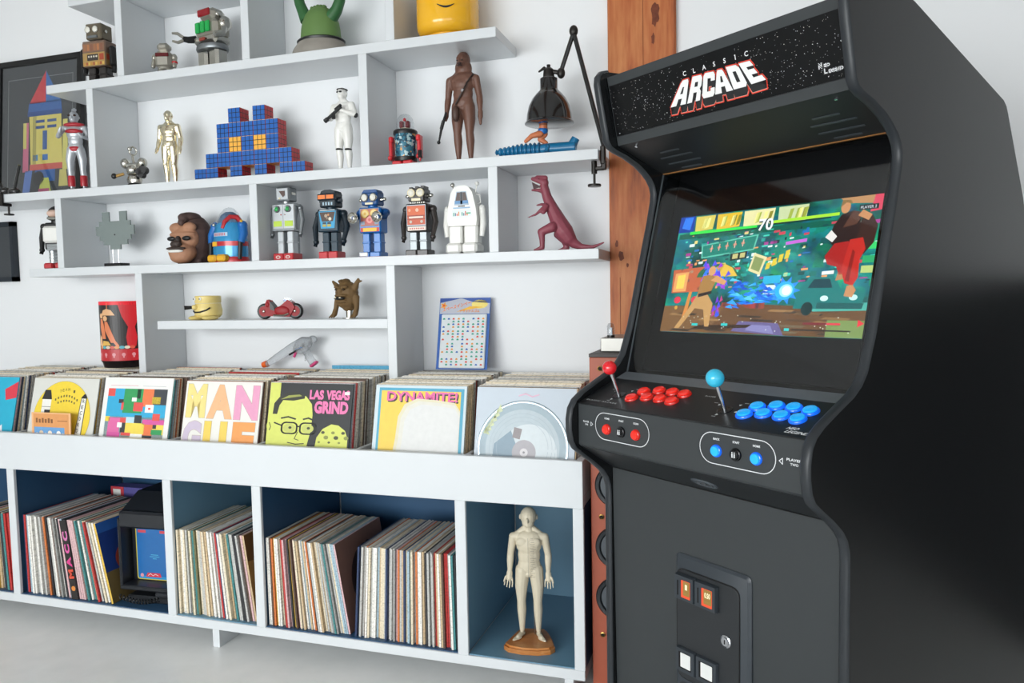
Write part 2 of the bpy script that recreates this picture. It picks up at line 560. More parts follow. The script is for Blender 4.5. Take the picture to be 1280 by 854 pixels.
for x0, x1 in ((XL, -2.131), (-2.098, -1.436), (-1.402, -1.084), (-1.051, -.383), (-.350, -.029)):
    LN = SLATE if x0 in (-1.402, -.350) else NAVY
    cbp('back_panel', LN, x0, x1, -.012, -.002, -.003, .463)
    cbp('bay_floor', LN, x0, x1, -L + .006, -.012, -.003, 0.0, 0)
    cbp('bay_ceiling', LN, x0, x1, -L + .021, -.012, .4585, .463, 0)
cbp('end_panel', WHITE, XL - .03, XL, -L, -.002, -.033, .594)
cbp('bin_end', WHITE, -.022, 0, -L + .02, -.002, .493, .594)
for x in (-2.105, -1.762, -1.418, -1.070, -.712, -.352):
    cbp('bin_divider', WHITE, x - .006, x + .006, -L + .02, -.23, .493, .592)
for x in (-2.7, -1.259, -.06):
    cbp('leg', WHITE, x, x + .027, -L + .001, -L + .26, FZ, -.033, .001)

# ---------------------------------------------------------------- arcade machine
AW = .64; AT = .02
BLACK = mat('black_satin_laminate', '#131517', .27, var=.03, scale=30, bump=.01)
BLACKM = mat('black_matt_panel', '#34383a', .55, var=.03, scale=30)
MOLD = mat('black_edge_rubber', '#2b2f33', .38, var=.04, scale=30)
DARK = mat('black_gloss_plastic', '#101214', .25, var=.05)
PITCH = mat('black_void', '#040405', .7)
STEEL = mat('polished_steel', '#c9ccd0', .18, 1.0, var=.03)
INK = mat('white_ink', '#e9ecee', .5, var=.02)
ar = thing('arcade_machine', 'black upright two-player arcade machine with red and blue lit buttons', 'arcade machine', (.03433, -.75747, FZ), -36.5317)
AZ = Z0       # local z = profile z + AZ

prof = [(.105, FZ), (.105, .56), (.1035, .582), (.096, .604), (.08, .625), (.05, .65), (.012, .677), (-.006, .691), (-.016, .708), (-.021, .735),
        (-.021, .76), (-.016, .785), (-.004, .803), (.02, .819), (.066, .841), (.112, .862), (.138, .88), (.157, .903), (.168, .93), (.186, .975), (.22, 1.1), (.258, 1.235),
        (.27, 1.285), (.272, 1.307), (.267, 1.326), (.254, 1.344), (.235, 1.36), (.21, 1.376), (.17, 1.393), (.135, 1.403), (.118, 1.411), (.109, 1.424), (.104, 1.45), (.09, 1.51), (.081, 1.553),
        (.083, 1.570), (.092, 1.580), (.11, 1.585)]
back = [(.295, 1.597), (.312, 1.594), (.715, 1.466), (.73, 1.455), (.738, 1.442), (.832, 1.262), (.842, 1.235), (.868, 1.1), (.885, .95), (.912, .1), (.912, FZ)]
def pz(p): return [(q[0], q[1] + AZ) for q in p]
for i, x0 in enumerate((0, AW - AT)):
    sp = part(ar, 'side_panel', BLACK, prism(pz(prof + back), x0 + .0012, x0 + AT - .0012, 'X'), smooth=30)
    # rounded edge strip along the front
    P = [Vector(q) for q in pz(prof)]
    v = []; f = []; n = 7
    for k, q in enumerate(P):
        d = (P[min(k + 1, len(P) - 1)] - P[max(k - 1, 0)]).normalized()
        nrm = Vector((-d.y, d.x))
        for j in range(n):
            a = PI * j / (n - 1)
            off = math.sin(a) ** .6 * .006
            v.append((x0 + AT / 2 - math.cos(a) * AT / 2, q.x + nrm.x * off, q.y + nrm.y * off))
    for k in range(len(P) - 1):
        for j in range(n - 1):
            f.append((k * n + j, k * n + j + 1, (k + 1) * n + j + 1, (k + 1) * n + j))
    part(sp, 'edge_strip', MOLD, (v, f), smooth=60)

xi0, xi1 = AT + .0005, AW - AT - .0005
def slab(A, B, th, x0=xi0, x1=xi1):
    """board whose face runs from A to B in the (depth, height) plane, th thick behind the face"""
    A = Vector(A); B = Vector(B); d = (B - A).normalized(); nb = Vector((d.y, -d.x))
    poly = [tuple(A), tuple(B), tuple(B + nb * th), tuple(A + nb * th)]
    return prism(pz(poly), x0, x1, 'X')
def on(A, B, s, out=0.0):
    """point at distance s from A towards B, raised out from the face"""
    A = Vector(A); B = Vector(B); d = (B - A).normalized(); nf = Vector((-d.y, d.x))
    q = A + d * s + nf * out
    return q.x, q.y + AZ
def face_rot(A, B):
    """turns flat print (x, -y out, z up) onto the face A-B"""
    d = (Vector(B) - Vector(A)).normalized()
    return Matrix(((1, 0, 0), (0, d.y, d.x), (0, -d.x, d.y)))

part(ar, 'top_panel', BLACK, prism(pz([(.115, 1.574), (.30, 1.586), (.30, 1.572), (.115, 1.56)]), xi0, xi1, 'X'), smooth=0)
part(ar, 'rear_panel', BLACK, prism(pz([(.30, 1.584), (.716, 1.452), (.828, 1.25), (.87, .9), (.87, FZ + .01), (.855, FZ + .01), (.855, .9), (.815, 1.25), (.705, 1.44), (.30, 1.57)]), xi0, xi1, 'X'), smooth=0)
part(ar, 'bottom_panel', BLACK, bx(xi0, xi1, .12, .835, .0, .02), smooth=0)
# marquee
MB_, MT_ = (.138, 1.413), (.1035, 1.5705)
part(ar, 'marquee_frame', BLACKM, slab(MB_, MT_, .018), smooth=0)
mr = part(ar, 'marquee', mat('black_star_print', '#0b0c0e', .3, var=.1, spec=.3),
          prism(pz([on(MB_, MT_, .022, .0)[0:1] + (on(MB_, MT_, .022)[1] - AZ,), (on(MB_, MT_, .14)[0], on(MB_, MT_, .14)[1] - AZ), (on(MB_, MT_, .14, .0025)[0], on(MB_, MT_, .14, .0025)[1] - AZ), (on(MB_, MT_, .022, .0025)[0], on(MB_, MT_, .022, .0025)[1] - AZ)]), xi0 + .004, xi1 - .004, 'X'), smooth=0,
          label='glossy black marquee with white stars and a red-edged title')
Rm = face_rot(MB_, MT_)
def mloc(s, out): q = on(MB_, MT_, s, out); return (0, q[0], q[1])
rs = random.Random(5)
a = Art()
for k in range(640):
    u = rs.uniform(.026, .614)
    if abs(u - .32) < .1 and rs.random() < .6: continue
    v_ = rs.uniform(.026, .137)
    d = rs.choice([.0005, .0006, .0008, .0011]); col = rs.choice(['#ffffff', '#d9dde2', '#9aa1a8', '#e8e4da'])
    ang = math.atan2(v_ - .07, u - .32)
    a.poly([(u + d * math.cos(ang + t), v_ + d * math.sin(ang + t) * .8) for t in (0, PI / 2, PI, 3 * PI / 2)], col, 0)
a.build(mr, 'star_print', PRINT, mloc(0, .0028), Rm)
a = Art(.0002)
for k, ch in enumerate('CLASSIC'):
    a.text(ch, .2535 + .0262 * k, .1098, .0098, '#f1f2f3', 3, bold=.015, center=True)
# big slanted block title: red outline, dark extrusion, white face
GLY = {'A': ([(0, 0), (0.0, .9), (.12, 1), (.88, 1), (1, .9), (1, 0), (.64, 0), (.64, .26), (.38, .26), (.38, 0)], [(.4, .45), (.62, .45), (.6, .72), (.44, .72)]),
       'R': ([(0, 0), (0, 1), (.85, 1), (1, .88), (1, .58), (.88, .47), (1, .36), (1, 0), (.66, 0), (.66, .36), (.38, .36), (.38, 0)], [(.38, .58), (.66, .58), (.66, .76), (.38, .76)]),
       'C': ([(0, .12), (0, .88), (.13, 1), (.87, 1), (1, .88), (1, .64), (.66, .64), (.66, .76), (.38, .76), (.38, .24), (.66, .24), (.66, .36), (1, .36), (1, .12), (.87, 0), (.13, 0)], None),
       'D': ([(0, 0), (0, 1), (.84, 1), (1, .86), (1, .14), (.84, 0)], [(.38, .26), (.64, .26), (.64, .74), (.38, .74)]),
       'E': ([(0, 0), (0, 1), (1, 1), (1, .76), (.4, .76), (.4, .63), (.86, .63), (.86, .39), (.4, .39), (.4, .25), (1, .25), (1, 0)], None)}
QUAD = [('A', (.2032, .0539), (.2452, .1019), (.2639, .1018), (.2463, .0525)), ('R', (.2502, .0521), (.2744, .1032), (.3007, .1016), (.2848, .0521)), ('C', (.2908, .0535), (.3039, .1028), (.3326, .1004), (.3240, .0528)),
        ('A', (.3255, .0545), (.3375, .1008), (.3510, .0998), (.3706, .0537)), ('D', (.3725, .0543), (.3600, .1015), (.3885, .0998), (.4075, .0538)), ('E', (.4147, .055), (.3912, .1005), (.4172, .0995), (.4483, .0561))]
def glyph(ch, q, pts):
    out = []
    for x, y in pts:
        b = Vector(q[0]).lerp(Vector(q[3]), x); t = Vector(q[1]).lerp(Vector(q[2]), x); p = b.lerp(t, y); out.append((p.x, p.y))
    return out
for ch, *q in QUAD:
    g = glyph(ch, q, GLY[ch][0])
    for dv in (0, -.0055, -.011, -.0165):
        a.line([(p[0], p[1] + dv) for p in g], .0052, '#e8442f', 4, True)
for ch, *q in QUAD:
    g = glyph(ch, q, GLY[ch][0])
    for n_ in range(8):
        a.poly([(p[0], p[1] - .0165 * n_ / 7) for p in g], '#1b1c1e', 5)
    a.line([(p[0], p[1] - .0165) for p in g], .0008, '#f0b8a8', 6, True)
    for i_ in range(len(g)):
        p0, p1 = g[i_], g[(i_ + 1) % len(g)]
        a.poly([p0, p1, (p1[0], p1[1] - .0158), (p0[0], p0[1] - .0158)], '#1b1c1e', 7)
for ch, *q in QUAD:
    g = glyph(ch, q, GLY[ch][0])
    a.line(g, .0009, '#1b1c1e', 8, True); a.poly(g, '#f4f4f2', 9)
    if GLY[ch][1]: a.poly(glyph(ch, q, GLY[ch][1]), '#1b1c1e', 10)
a.build(mr, 'title_print', PRINT, mloc(0, .0028), Rm, label='CLASSIC ARCADE title in white block letters edged in red')
def neo_logo(A_, x, y, h):
    for col, b, l in (('#eef0f2', .10, 2), ('#17181a', .0, 3)):
        A_.text('N', x, y + h * .52, h * .48, col, l, h * .42, b); A_.text('EO', x + h * .48, y + h * .54, h * .34, col, l, h * .62, b)
        A_.text('L', x + h * .42, y, h * .48, col, l, h * .36, b); A_.text('EGEND', x + h * .84, y + h * .02, h * .34, col, l, h * 1.35, b)
a = Art(.0002); neo_logo(a, .557, .036, .0225); a.build(mr, 'maker_logo', PRINT, mloc(0, .0028), Rm, label='small white and black maker logo')

# panel with the loudspeaker slots under the marquee
SA, SB_ = (.296, 1.358), (.138, 1.413)
sp = part(ar, 'speaker_panel', mat('black_speaker_panel', '#191b1d', .45), slab(SA, SB_, .015), smooth=0)
SLIT = mat('slot_edge_grey', '#3d4246', .35)
Ls = (Vector(SB_) - Vector(SA)).length
for xs in ((.099, .0777, .077, .096), (.4972, .4785, .478, .4963)):
    for x0, ln, dd in zip(xs, (.058, .097, .098, .06), (.2015, .2265, .256, .282)):
        s = (.296 - dd) / (.296 - .138) * Ls
        q = on(SA, SB_, s, .0004)
        Rf = face_rot(SA, SB_)
        vv = [tuple(Rf @ Vector((p[0], t, p[1]))) for t in (-.0012, .0) for p in rrect(ln, .0062, .003, 4)]
        k = len(vv) // 2
        ff = [tuple(range(k)), tuple(range(2 * k - 1, k - 1, -1))] + [(i, i + k, (i + 1) % k + k, (i + 1) % k) for i in range(k)]
        so = part(sp, 'speaker_slot', SLIT, ([(p[0] + x0 + ln / 2, p[1] + q[0], p[2] + q[1]) for p in vv], ff), smooth=0)
for x in (.0664, .5755):
    s = Ls * .9; q = on(SA, SB_, s, 0); nf = Vector((SA[1] - SB_[1], SB_[0] - SA[0])).normalized()
    part(sp, 'screw', STEEL, cyl((x, q[0], q[1]), (x, q[0] - .001, q[1] - .003), .0032, n=10))

# screen behind the glass
ST, SB2 = (.326, 1.245), (.243, .959)
dS = (Vector(ST) - Vector(SB2)).normalized()
Bb = tuple(Vector(SB2) - dS * .10); Bt = tuple(Vector(ST) + dS * .12)
part(ar, 'screen_surround', mat('black_screen_surround', '#0d0e10', .35), slab(tuple(Vector(Bb) + Vector((dS.y, -dS.x)) * .004), tuple(Vector(Bt) + Vector((dS.y, -dS.x)) * .004), .012), smooth=0)
SW, SHh = .5287, .2975
Rs = face_rot(SB2, ST)
def screen_mat():
    M = bpy.data.materials.new('lit_screen_backdrop'); M.use_nodes = True
    nt = M.node_tree; b = nt.nodes['Principled BSDF']
    tc = nt.nodes.new('ShaderNodeTexCoord'); mp = nt.nodes.new('ShaderNodeMapping'); mp.inputs['Scale'].default_value = (1, 1, 1.6)
    nt.links.new(tc.outputs['Object'], mp.inputs['Vector'])
    n1 = nt.nodes.new('ShaderNodeTexNoise'); n1.inputs['Scale'].default_value = 11; n1.inputs['Detail'].default_value = 6
    vo = nt.nodes.new('ShaderNodeTexVoronoi'); vo.inputs['Scale'].default_value = 38; vo.distance = 'CHEBYCHEV'
    nt.links.new(mp.outputs[0], n1.inputs['Vector']); nt.links.new(mp.outputs[0], vo.inputs['Vector'])
    cr = nt.nodes.new('ShaderNodeValToRGB'); E_ = cr.color_ramp.elements
    E_[0].position = .3; E_[0].color = H('#05423f') + (1,); E_[1].position = .75; E_[1].color = H('#27b59b') + (1,)
    e = E_.new(.5); e.color = H('#0c7f78') + (1,)
    nt.links.new(n1.outputs['Fac'], cr.inputs[0])
    mx = nt.nodes.new('ShaderNodeMix'); mx.data_type = 'RGBA'; mx.blend_type = 'OVERLAY'; mx.inputs[0].default_value = .35
    nt.links.new(cr.outputs[0], mx.inputs[6]); nt.links.new(vo.outputs['Color'], mx.inputs[7])
    b.inputs['Base Color'].default_value = (.01, .01, .01, 1); b.inputs['Roughness'].default_value = .3
    nt.links.new(mx.outputs[2], b.inputs['Emission Color']); b.inputs['Emission Strength'].default_value = 1.6
    return M
scr = part(ar, 'screen', screen_mat(), slab(SB2, ST, .008, AW / 2 - SW / 2, AW / 2 + SW / 2), smooth=0, label='lit screen showing a neon street fight game in teal and blue')
SCREEN = print_mat('lit_screen_picture', .3, 2.1)
a = Art(.00008)
K = SHh                                   # unit: screen height; u 0..1.777
def px(u, v_): return (u * K, v_ * K)
def R_(u0, v0, u1, v1, c, l): a.poly([px(u0, v0), px(u1, v0), px(u1, v1), px(u0, v1)], c, l)
def Q_(pts, c, l): a.poly([px(*p) for p in pts], c, l)
def D_(u, v_, r, c, l, ry=None, n=18): a.disc(u * K, v_ * K, r * K, c, l, n, (r if ry is None else ry) * K)
rs = random.Random(3)
# pavement, sky strip, shop signs
Q_([(0, 0), (1.777, 0), (1.777, .2), (1.0, .23), (0, .22)], '#6b4a2c', 1)
Q_([(0, 0), (.5, 0), (.62, .22), (0, .22)], '#7d5a36', 2)
for k in range(26):
    u = rs.uniform(0, 1.6); v_ = rs.uniform(.01, .18); Q_([(u, v_), (u + .2, v_ - .006), (u + .22, v_ + .01), (u + .03, v_ + .016)], rs.choice(['#8d6a42', '#59402a', '#a07a4c', '#3f3328', '#74644c']), 3)
Q_([(.72, .02), (1.18, 0), (1.12, .09), (.78, .1)], '#6d6391', 4); Q_([(.85, .03), (1.1, .01), (1.06, .07), (.86, .075)], '#8a86b5', 5)
Q_([(1.38, .18), (1.777, .19), (1.777, .245), (1.3, .225)], '#4fb09d', 4); R_(1.5, .0, 1.777, .12, '#7d9553', 4)
R_(0, .86, .16, 1, '#103a9a', 3); Q_([(.03, .9), (.12, .88), (.14, .99), (.05, .99)], '#2f7be6', 4)
for k, (u0, u1, c) in enumerate(((.18, .36, '#d9c75a'), (.4, .62, '#e5bd34'), (.66, .92, '#e9e2a4'), (.97, 1.2, '#cbd7a2'))):
    Q_([(u0, .86), (u1, .87), (u1 + .01, .99), (u0 - .01, .99)], c, 3)
    for j in range(5):
        x = u0 + .03 + (u1 - u0 - .06) * rs.random(); Q_([(x, .88), (x + .03, .89), (x + .045, .97), (x + .015, .965)], rs.choice(['#f6ef8f', '#8f8a2e', '#a3b34b']), 4)
R_(.02, .80, 1.777, .845, '#0a5f4c', 2)
Q_([(.13, .835), (.79, .845), (.79, .865), (.13, .862)], '#38e04c', 6); Q_([(.93, .866), (1.46, .876), (1.46, .899), (.93, .888)], '#a8e23a', 6)
Q_([(.13, .825), (.79, .835), (.79, .845), (.13, .835)], '#0d3b2c', 6); Q_([(.93, .852), (1.4, .862), (1.4, .872), (.93, .866)], '#0d3b2c', 6)
a.text('70', .803 * K, .815 * K, .095 * K, '#0c2f2c', 7, .128 * K, .08); a.text('70', .803 * K, .815 * K, .095 * K, '#f6f8f4', 8, .128 * K, .02)
Q_([(.3, .62), (.8, .665), (.82, .79), (.28, .735)], '#5fc2a4', 4); Q_([(.31, .633), (.79, .675), (.805, .778), (.295, .727)], '#17806d', 5)
for k in range(5):
    x = .37 + .075 * k; y = .69 + .007 * k
    Q_([(x, y), (x + .035, y + .004), (x + .03, y + .02), (x + .005, y + .018)], '#c97a5c', 6); Q_([(x + .014, y - .02), (x + .022, y - .018), (x + .024, y + .04), (x + .016, y + .038)], '#e7b39b', 7)
Q_([(.59, .585), (.74, .6), (.745, .66), (.585, .645)], '#1d2b22', 5); Q_([(.61, .6), (.66, .605), (.66, .645), (.61, .64)], '#c9c07a', 6); Q_([(.68, .606), (.725, .61), (.725, .65), (.68, .645)], '#c9c07a', 6)
Q_([(.78, .5), (.89, .46), (.93, .6), (.81, .64)], '#e8dca0', 5); Q_([(.8, .515), (.88, .485), (.905, .585), (.82, .615)], '#8a9a5a', 6)
for k in range(4): Q_([(.93 + .05 * k, .50 + .025 * k), (.965 + .05 * k, .51 + .025 * k), (.97 + .05 * k, .56 + .03 * k), (.935 + .05 * k, .55 + .03 * k)], '#e2c837', 6)
Q_([(1.07, .685), (1.24, .7), (1.24, .725), (1.07, .71)], '#c56bd0', 5)
Q_([(.93, .39), (1.08, .395), (1.08, .455), (.93, .45)], '#2bb3d8', 5); Q_([(.95, .31), (1.05, .31), (1.05, .38), (.95, .38)], '#dfeee6', 5)
for k in range(230):
    u = rs.uniform(.1, 1.75); v_ = rs.uniform(.34, .82); ww = rs.uniform(.012, .06); hh = rs.uniform(.008, .03)
    Q_([(u, v_), (u + ww, v_ + .003), (u + ww, v_ + hh), (u, v_ + hh - .003)], rs.choice(['#0b4d4a', '#0b4d4a', '#1a9b8b', '#3fd0b1', '#c84a58', '#e6d47a', '#d8e8dc', '#a7368b', '#0f2f36', '#f0a060', '#e2f6ea', '#2272b8']), 4)
# awning umbrella, lit shop window, lanterns
pts = [(.40 + .2 * math.cos(t), .50 + .11 * math.sin(t)) for t in [PI * i / 12 for i in range(13)]]
Q_([(p[0] + .09, p[1] - .04) for p in pts], '#2e6b44', 6); Q_([(.50, .46), (.69, .46), (.63, .53), (.55, .565)], '#e6bf45', 7); Q_([(.44, .46), (.50, .46), (.55, .565), (.47, .54)], '#c6a23c', 7)
Q_([(.05, .33), (.33, .34), (.36, .55), (.03, .53)], '#c4633d', 4); Q_([(.06, .34), (.2, .345), (.2, .51), (.06, .5)], '#e9a25f', 5); Q_([(.09, .365), (.17, .37), (.17, .49), (.09, .48)], '#ffd25a', 6)
for u in (.13, .31): D_(u, .27, .036, '#e0344a', 7, .03); D_(u, .205, .016, '#d9a03a', 7)
Q_([(.21, .12), (.25, .12), (.27, .34), (.24, .34)], '#d98a3f', 6)
for k in range(14):
    u = rs.uniform(.55, 1.05); Q_([(u, .19 + rs.uniform(0, .05)), (u + .05, .2), (u + .05, .25), (u, .245)], rs.choice(['#7d2d3a', '#b23c44', '#51353a', '#96432f']), 5)
# parked car
Q_([(1.22, .2), (1.72, .2), (1.74, .31), (1.66, .34), (1.56, .345), (1.5, .43), (1.33, .43), (1.24, .34)], '#147a74', 5); Q_([(1.31, .35), (1.5, .35), (1.47, .415), (1.35, .415)], '#0a3f47', 6)
Q_([(1.4, .2), (1.73, .2), (1.74, .24), (1.4, .245)], '#0c5a58', 6); D_(1.45, .275, .03, '#d5fff0', 7, .02); D_(1.66, .28, .03, '#c8f7e6', 7, .02); D_(1.33, .2, .045, '#06302f', 6, .05)
Q_([(1.4, .445), (1.49, .45), (1.49, .475), (1.4, .47)], '#e8f2e6', 6)
# generic fighter in a tan suit, left; blue energy bolt; jumping fighter in dark and red, right
Q_([(.15, .03), (.2, .03), (.33, .2), (.42, .19), (.46, .05), (.5, .05), (.5, .24), (.42, .33), (.33, .31), (.26, .19)], '#c79a5e', 9)
Q_([(.33, .31), (.46, .33), (.5, .44), (.44, .48), (.36, .47), (.34, .4)], '#a97c3f', 10); Q_([(.44, .43), (.58, .39), (.6, .42), (.5, .47)], '#d9a066', 11); D_(.44, .51, .035, '#d9a066', 11, .04); Q_([(.34, .29), (.47, .32), (.47, .345), (.34, .32)], '#2c211c', 11)
Q_([(.3, .02), (.86, .05), (.9, .075), (.4, .06)], '#3a2a1e', 6)
for k in range(110):
    t = rs.random(); u = .62 + .5 * t; sp_ = .09 * (1 - t) + .03; v_ = .31 + rs.uniform(-sp_, sp_)
    Q_([(u, v_), (u + rs.uniform(.05, .13), v_ + rs.uniform(-.02, .02)), (u + rs.uniform(.02, .08), v_ + rs.uniform(.01, .03))], rs.choice(['#1672e6', '#2aa2ff', '#0f4fc8', '#58c9ff', '#1a8af0']), 9)
for k in range(26):
    u = .33 + .25 * rs.random(); v_ = .34 + .22 * rs.random()
    Q_([(u, v_), (u + .05, v_ + rs.uniform(-.03, .03)), (u + .02, v_ + .05)], rs.choice(['#2a7bff', '#3fb0ff', '#5a4be0', '#a03fd0']), 8)
for k in range(12):
    u = .5 + .07 * rs.random(); v_ = .1 + .16 * rs.random(); Q_([(u, v_), (u + .03, v_ + .02), (u + .01, v_ + .06)], rs.choice(['#2a56e8', '#7a2fd0', '#c03f80']), 8)
[Q_([(1.13 + .13 * math.cos(t_), .335 + .11 * math.sin(t_)), (1.13 + .07 * math.cos(t_ + .35), .335 + .06 * math.sin(t_ + .35)), (1.13 + .07 * math.cos(t_ - .35), .335 + .06 * math.sin(t_ - .35))], '#2a8cf0', 9) for t_ in [k * .63 for k in range(10)]]; D_(1.13, .335, .08, '#2cb4ff', 10, .07); D_(1.14, .335, .055, '#a8ecff', 11, .048); D_(1.145, .335, .036, '#ffffff', 12, .034)
Q_([(1.41, .70), (1.44, .66), (1.54, .64), (1.6, .66), (1.63, .76), (1.62, .86), (1.56, .9), (1.48, .88), (1.43, .8)], '#2a1d1c', 9); Q_([(1.6, .62), (1.68, .58), (1.74, .66), (1.75, .78), (1.7, .86), (1.63, .84)], '#3a2520', 8); Q_([(1.5, .78), (1.6, .8), (1.64, .88), (1.56, .9)], '#5a3c30', 10)
Q_([(1.4, .58), (1.43, .52), (1.5, .5), (1.53, .44), (1.57, .45), (1.57, .53), (1.6, .62), (1.56, .68), (1.46, .67)], '#a8211f', 10); Q_([(1.54, .48), (1.58, .38), (1.64, .36), (1.67, .42), (1.66, .54), (1.69, .62), (1.66, .7), (1.57, .69)], '#c02a22', 11); Q_([(1.58, .4), (1.61, .39), (1.62, .6), (1.6, .62)], '#8a1a18', 12); Q_([(1.51, .4), (1.57, .41), (1.56, .46), (1.52, .46)], '#b98458', 10)
D_(1.5, .93, .035, '#c98d5c', 11, .045); Q_([(1.46, .93), (1.5, .965), (1.55, .95), (1.53, .98), (1.47, .985)], '#8a6a3a', 12); Q_([(1.38, .72), (1.44, .68), (1.47, .72), (1.42, .77)], '#e8e2d8', 11); Q_([(1.6, .86), (1.68, .82), (1.7, .86), (1.63, .9)], '#c98d5c', 11); Q_([(1.59, .29), (1.65, .28), (1.67, .33), (1.64, .37), (1.6, .36)], '#c98d5c', 11)
Q_([(1.68, .88), (1.777, .89), (1.777, 1), (1.7, 1)], '#d8425a', 5); Q_([(1.5, .96), (1.7, .94), (1.7, 1), (1.45, 1)], '#b98a5a', 4)
a.text('PLAYER 2', 1.61 * K, .905 * K, .02 * K, '#dfe6e6', 12, .11 * K)
R_(1.6, .897, 1.735, .935, '#152022', 7)
for y, c in ((.615, '#3bd06a'), (.52, '#2ea868'), (.45, '#b9cf7a')): R_(1.68, y, 1.77, y + .05, c, 6)
R_(1.32, .085, 1.6, .1, '#7c2530', 8); R_(1.5, .086, 1.6, .1, '#e63a4c', 9); D_(1.735, .1, .03, '#e8323f', 9, .03, 3); R_(.62, .06, .68, .08, '#31c6c0', 9); R_(1.18, .035, 1.22, .055, '#31c6c0', 9)
R_(1.24, .04, 1.68, .05, '#2a2320', 8); R_(.33, .055, .39, .075, '#31c6c0', 12)
for k in range(30): D_(rs.uniform(.1, 1.7), rs.uniform(.03, .15), .004, '#f3ffe8', 9, n=6)
q = on(SB2, ST, 0, .0004)
a.build(scr, 'game_picture', SCREEN, (AW / 2 - SW / 2, q[0], q[1]), Rs)

GA, GB = (.1575, .852), (.2955, 1.3565)
gl = part(ar, 'glass_pane', thin_glass('smoked_front_glass', '#dfe1e4'), slab(GA, GB, .004), smooth=0, label='smoked glass pane in front of the screen')
part(gl, 'glass_edge', mat('amber_glass_edge', '#a8743f', .3), slab(GB, tuple(Vector(GB) + (Vector(GB) - Vector(GA)).normalized() * .0015), .004), smooth=0)
part(gl, 'glass_edge', mat('pale_glass_edge', '#6d7478', .3), slab(GA, GB, .004, xi0, xi0 + .0012), smooth=0)
for x in (xi0, xi1 - .012):
    part(ar, 'glass_batten', BLACK, slab(tuple(Vector(GA) + Vector((.006, -.002))), tuple(Vector(GB) + Vector((.006, -.002))), .012, x, x + .012), smooth=0)

# control deck
CA, CB = (0.0, .799), (.128, .8486)
DECK = mat('black_deck_laminate', '#17191b', .38, var=.05, scale=60)
deck = part(ar, 'control_panel', DECK, slab(CA, CB, .012), smooth=0)
part(ar, 'deck_strip', mat('grey_deck_strip', '#5c6166', .3), slab((.123, .847), (.1585, .8605), .012), smooth=0)
FA, FB = (0.0, .6935), (0.0, .799)
frt = part(ar, 'control_front', BLACKM, prism(pz([(0, .700), (0.0, .795), (.004, .7995), (.015, .7995), (.015, .695), (.006, .693)]), xi0, xi1, 'X'), smooth=40)
part(ar, 'underside_panel', mat('black_underside', '#1d2023', .4), slab((.109, .628), (.004, .694), .012), smooth=0)
dn = Vector((CA[1] - CB[1], CB[0] - CA[0])).normalized()     # outward normal of the deck in (d, z)
def deckpt(x, d, out=0.0):
    t = d / CB[0]
    return (x, d + dn.x * out, CA[1] + (CB[1] - CA[1]) * t + AZ + dn.y * out)
REDB = mat('red_lit_plastic', '#e8291c', .2, var=.04, emis=.25, coat=.5); REDR = mat('red_rim_plastic', '#c7231a', .22, emis=.08, coat=.5)
BLUB = mat('sky_blue_lit_plastic', '#1f9fe6', .2, var=.04, emis=.45, coat=.5); BLUR = mat('blue_rim_plastic', '#1463e0', .2, emis=.45, coat=.5)
CYB = mat('clear_cyan_plastic', '#35b4d6', .12, var=.05, emis=.12, coat=.6); REDBALL = mat('clear_red_plastic', '#d6202a', .12, var=.05, emis=.08, coat=.6)
Rd = Matrix(((1, 0, 0), (0, dn.y, dn.x), (0, -dn.x, dn.y)))      # local z -> deck normal
def turned(profile, p, R, n=24): return moved(lathe(profile, (0, 0, 0), n), p, R)
# local +z must map onto the outward normal (0, dn.x, dn.y)
def button(parent, p, R, r, rim, cap):
    b = part(parent, 'push_button', rim, turned([(r * .6, -.002), (r, -.001), (r, .0022), (r * .93, .0042), (r * .80, .005), (r * .79, .003)], p, R))
    part(b, 'plunger', cap, turned([(r * .775, .001), (r * .775, .0066), (r * .72, .0078), (r * .5, .0084), (0, .0086)], p, R))
    return b
for x, d in ((.1508, .046), (.1585, .0775), (.188, .0567), (.1958, .0885), (.2262, .0577), (.2342, .0893), (.2626, .0547), (.2700, .0873)):
    button(deck, deckpt(x, d), Rd, .0165, REDR, REDB)
for x, d in ((.4561, .0444), (.4638, .0752), (.4915, .0548), (.4990, .0864), (.5296, .056), (.5354, .0878), (.5663, .0529), (.5720, .0841)):
    button(deck, deckpt(x, d), Rd, .0172, BLUR, BLUB)
for x, bm_, rb in ((.104, REDBALL, .0165), (.4045, CYB, .0185)):
    p = deckpt(x, .0518); j = part(deck, 'joystick', STEEL, turned([(.0, 0), (.0045, 0), (.0045, .06), (0, .06)], p, Rd @ RY(-3), 14))
    part(j, 'dust_washer', DARK, turned([(.0, 0), (.016, .0), (.016, .0012), (0, .0016)], p, Rd))
    top = Vector(p) + Rd @ RY(-3) @ Vector((0, 0, .071))
    part(j, 'ball_top', bm_, ell(top, rb, 24, 14))
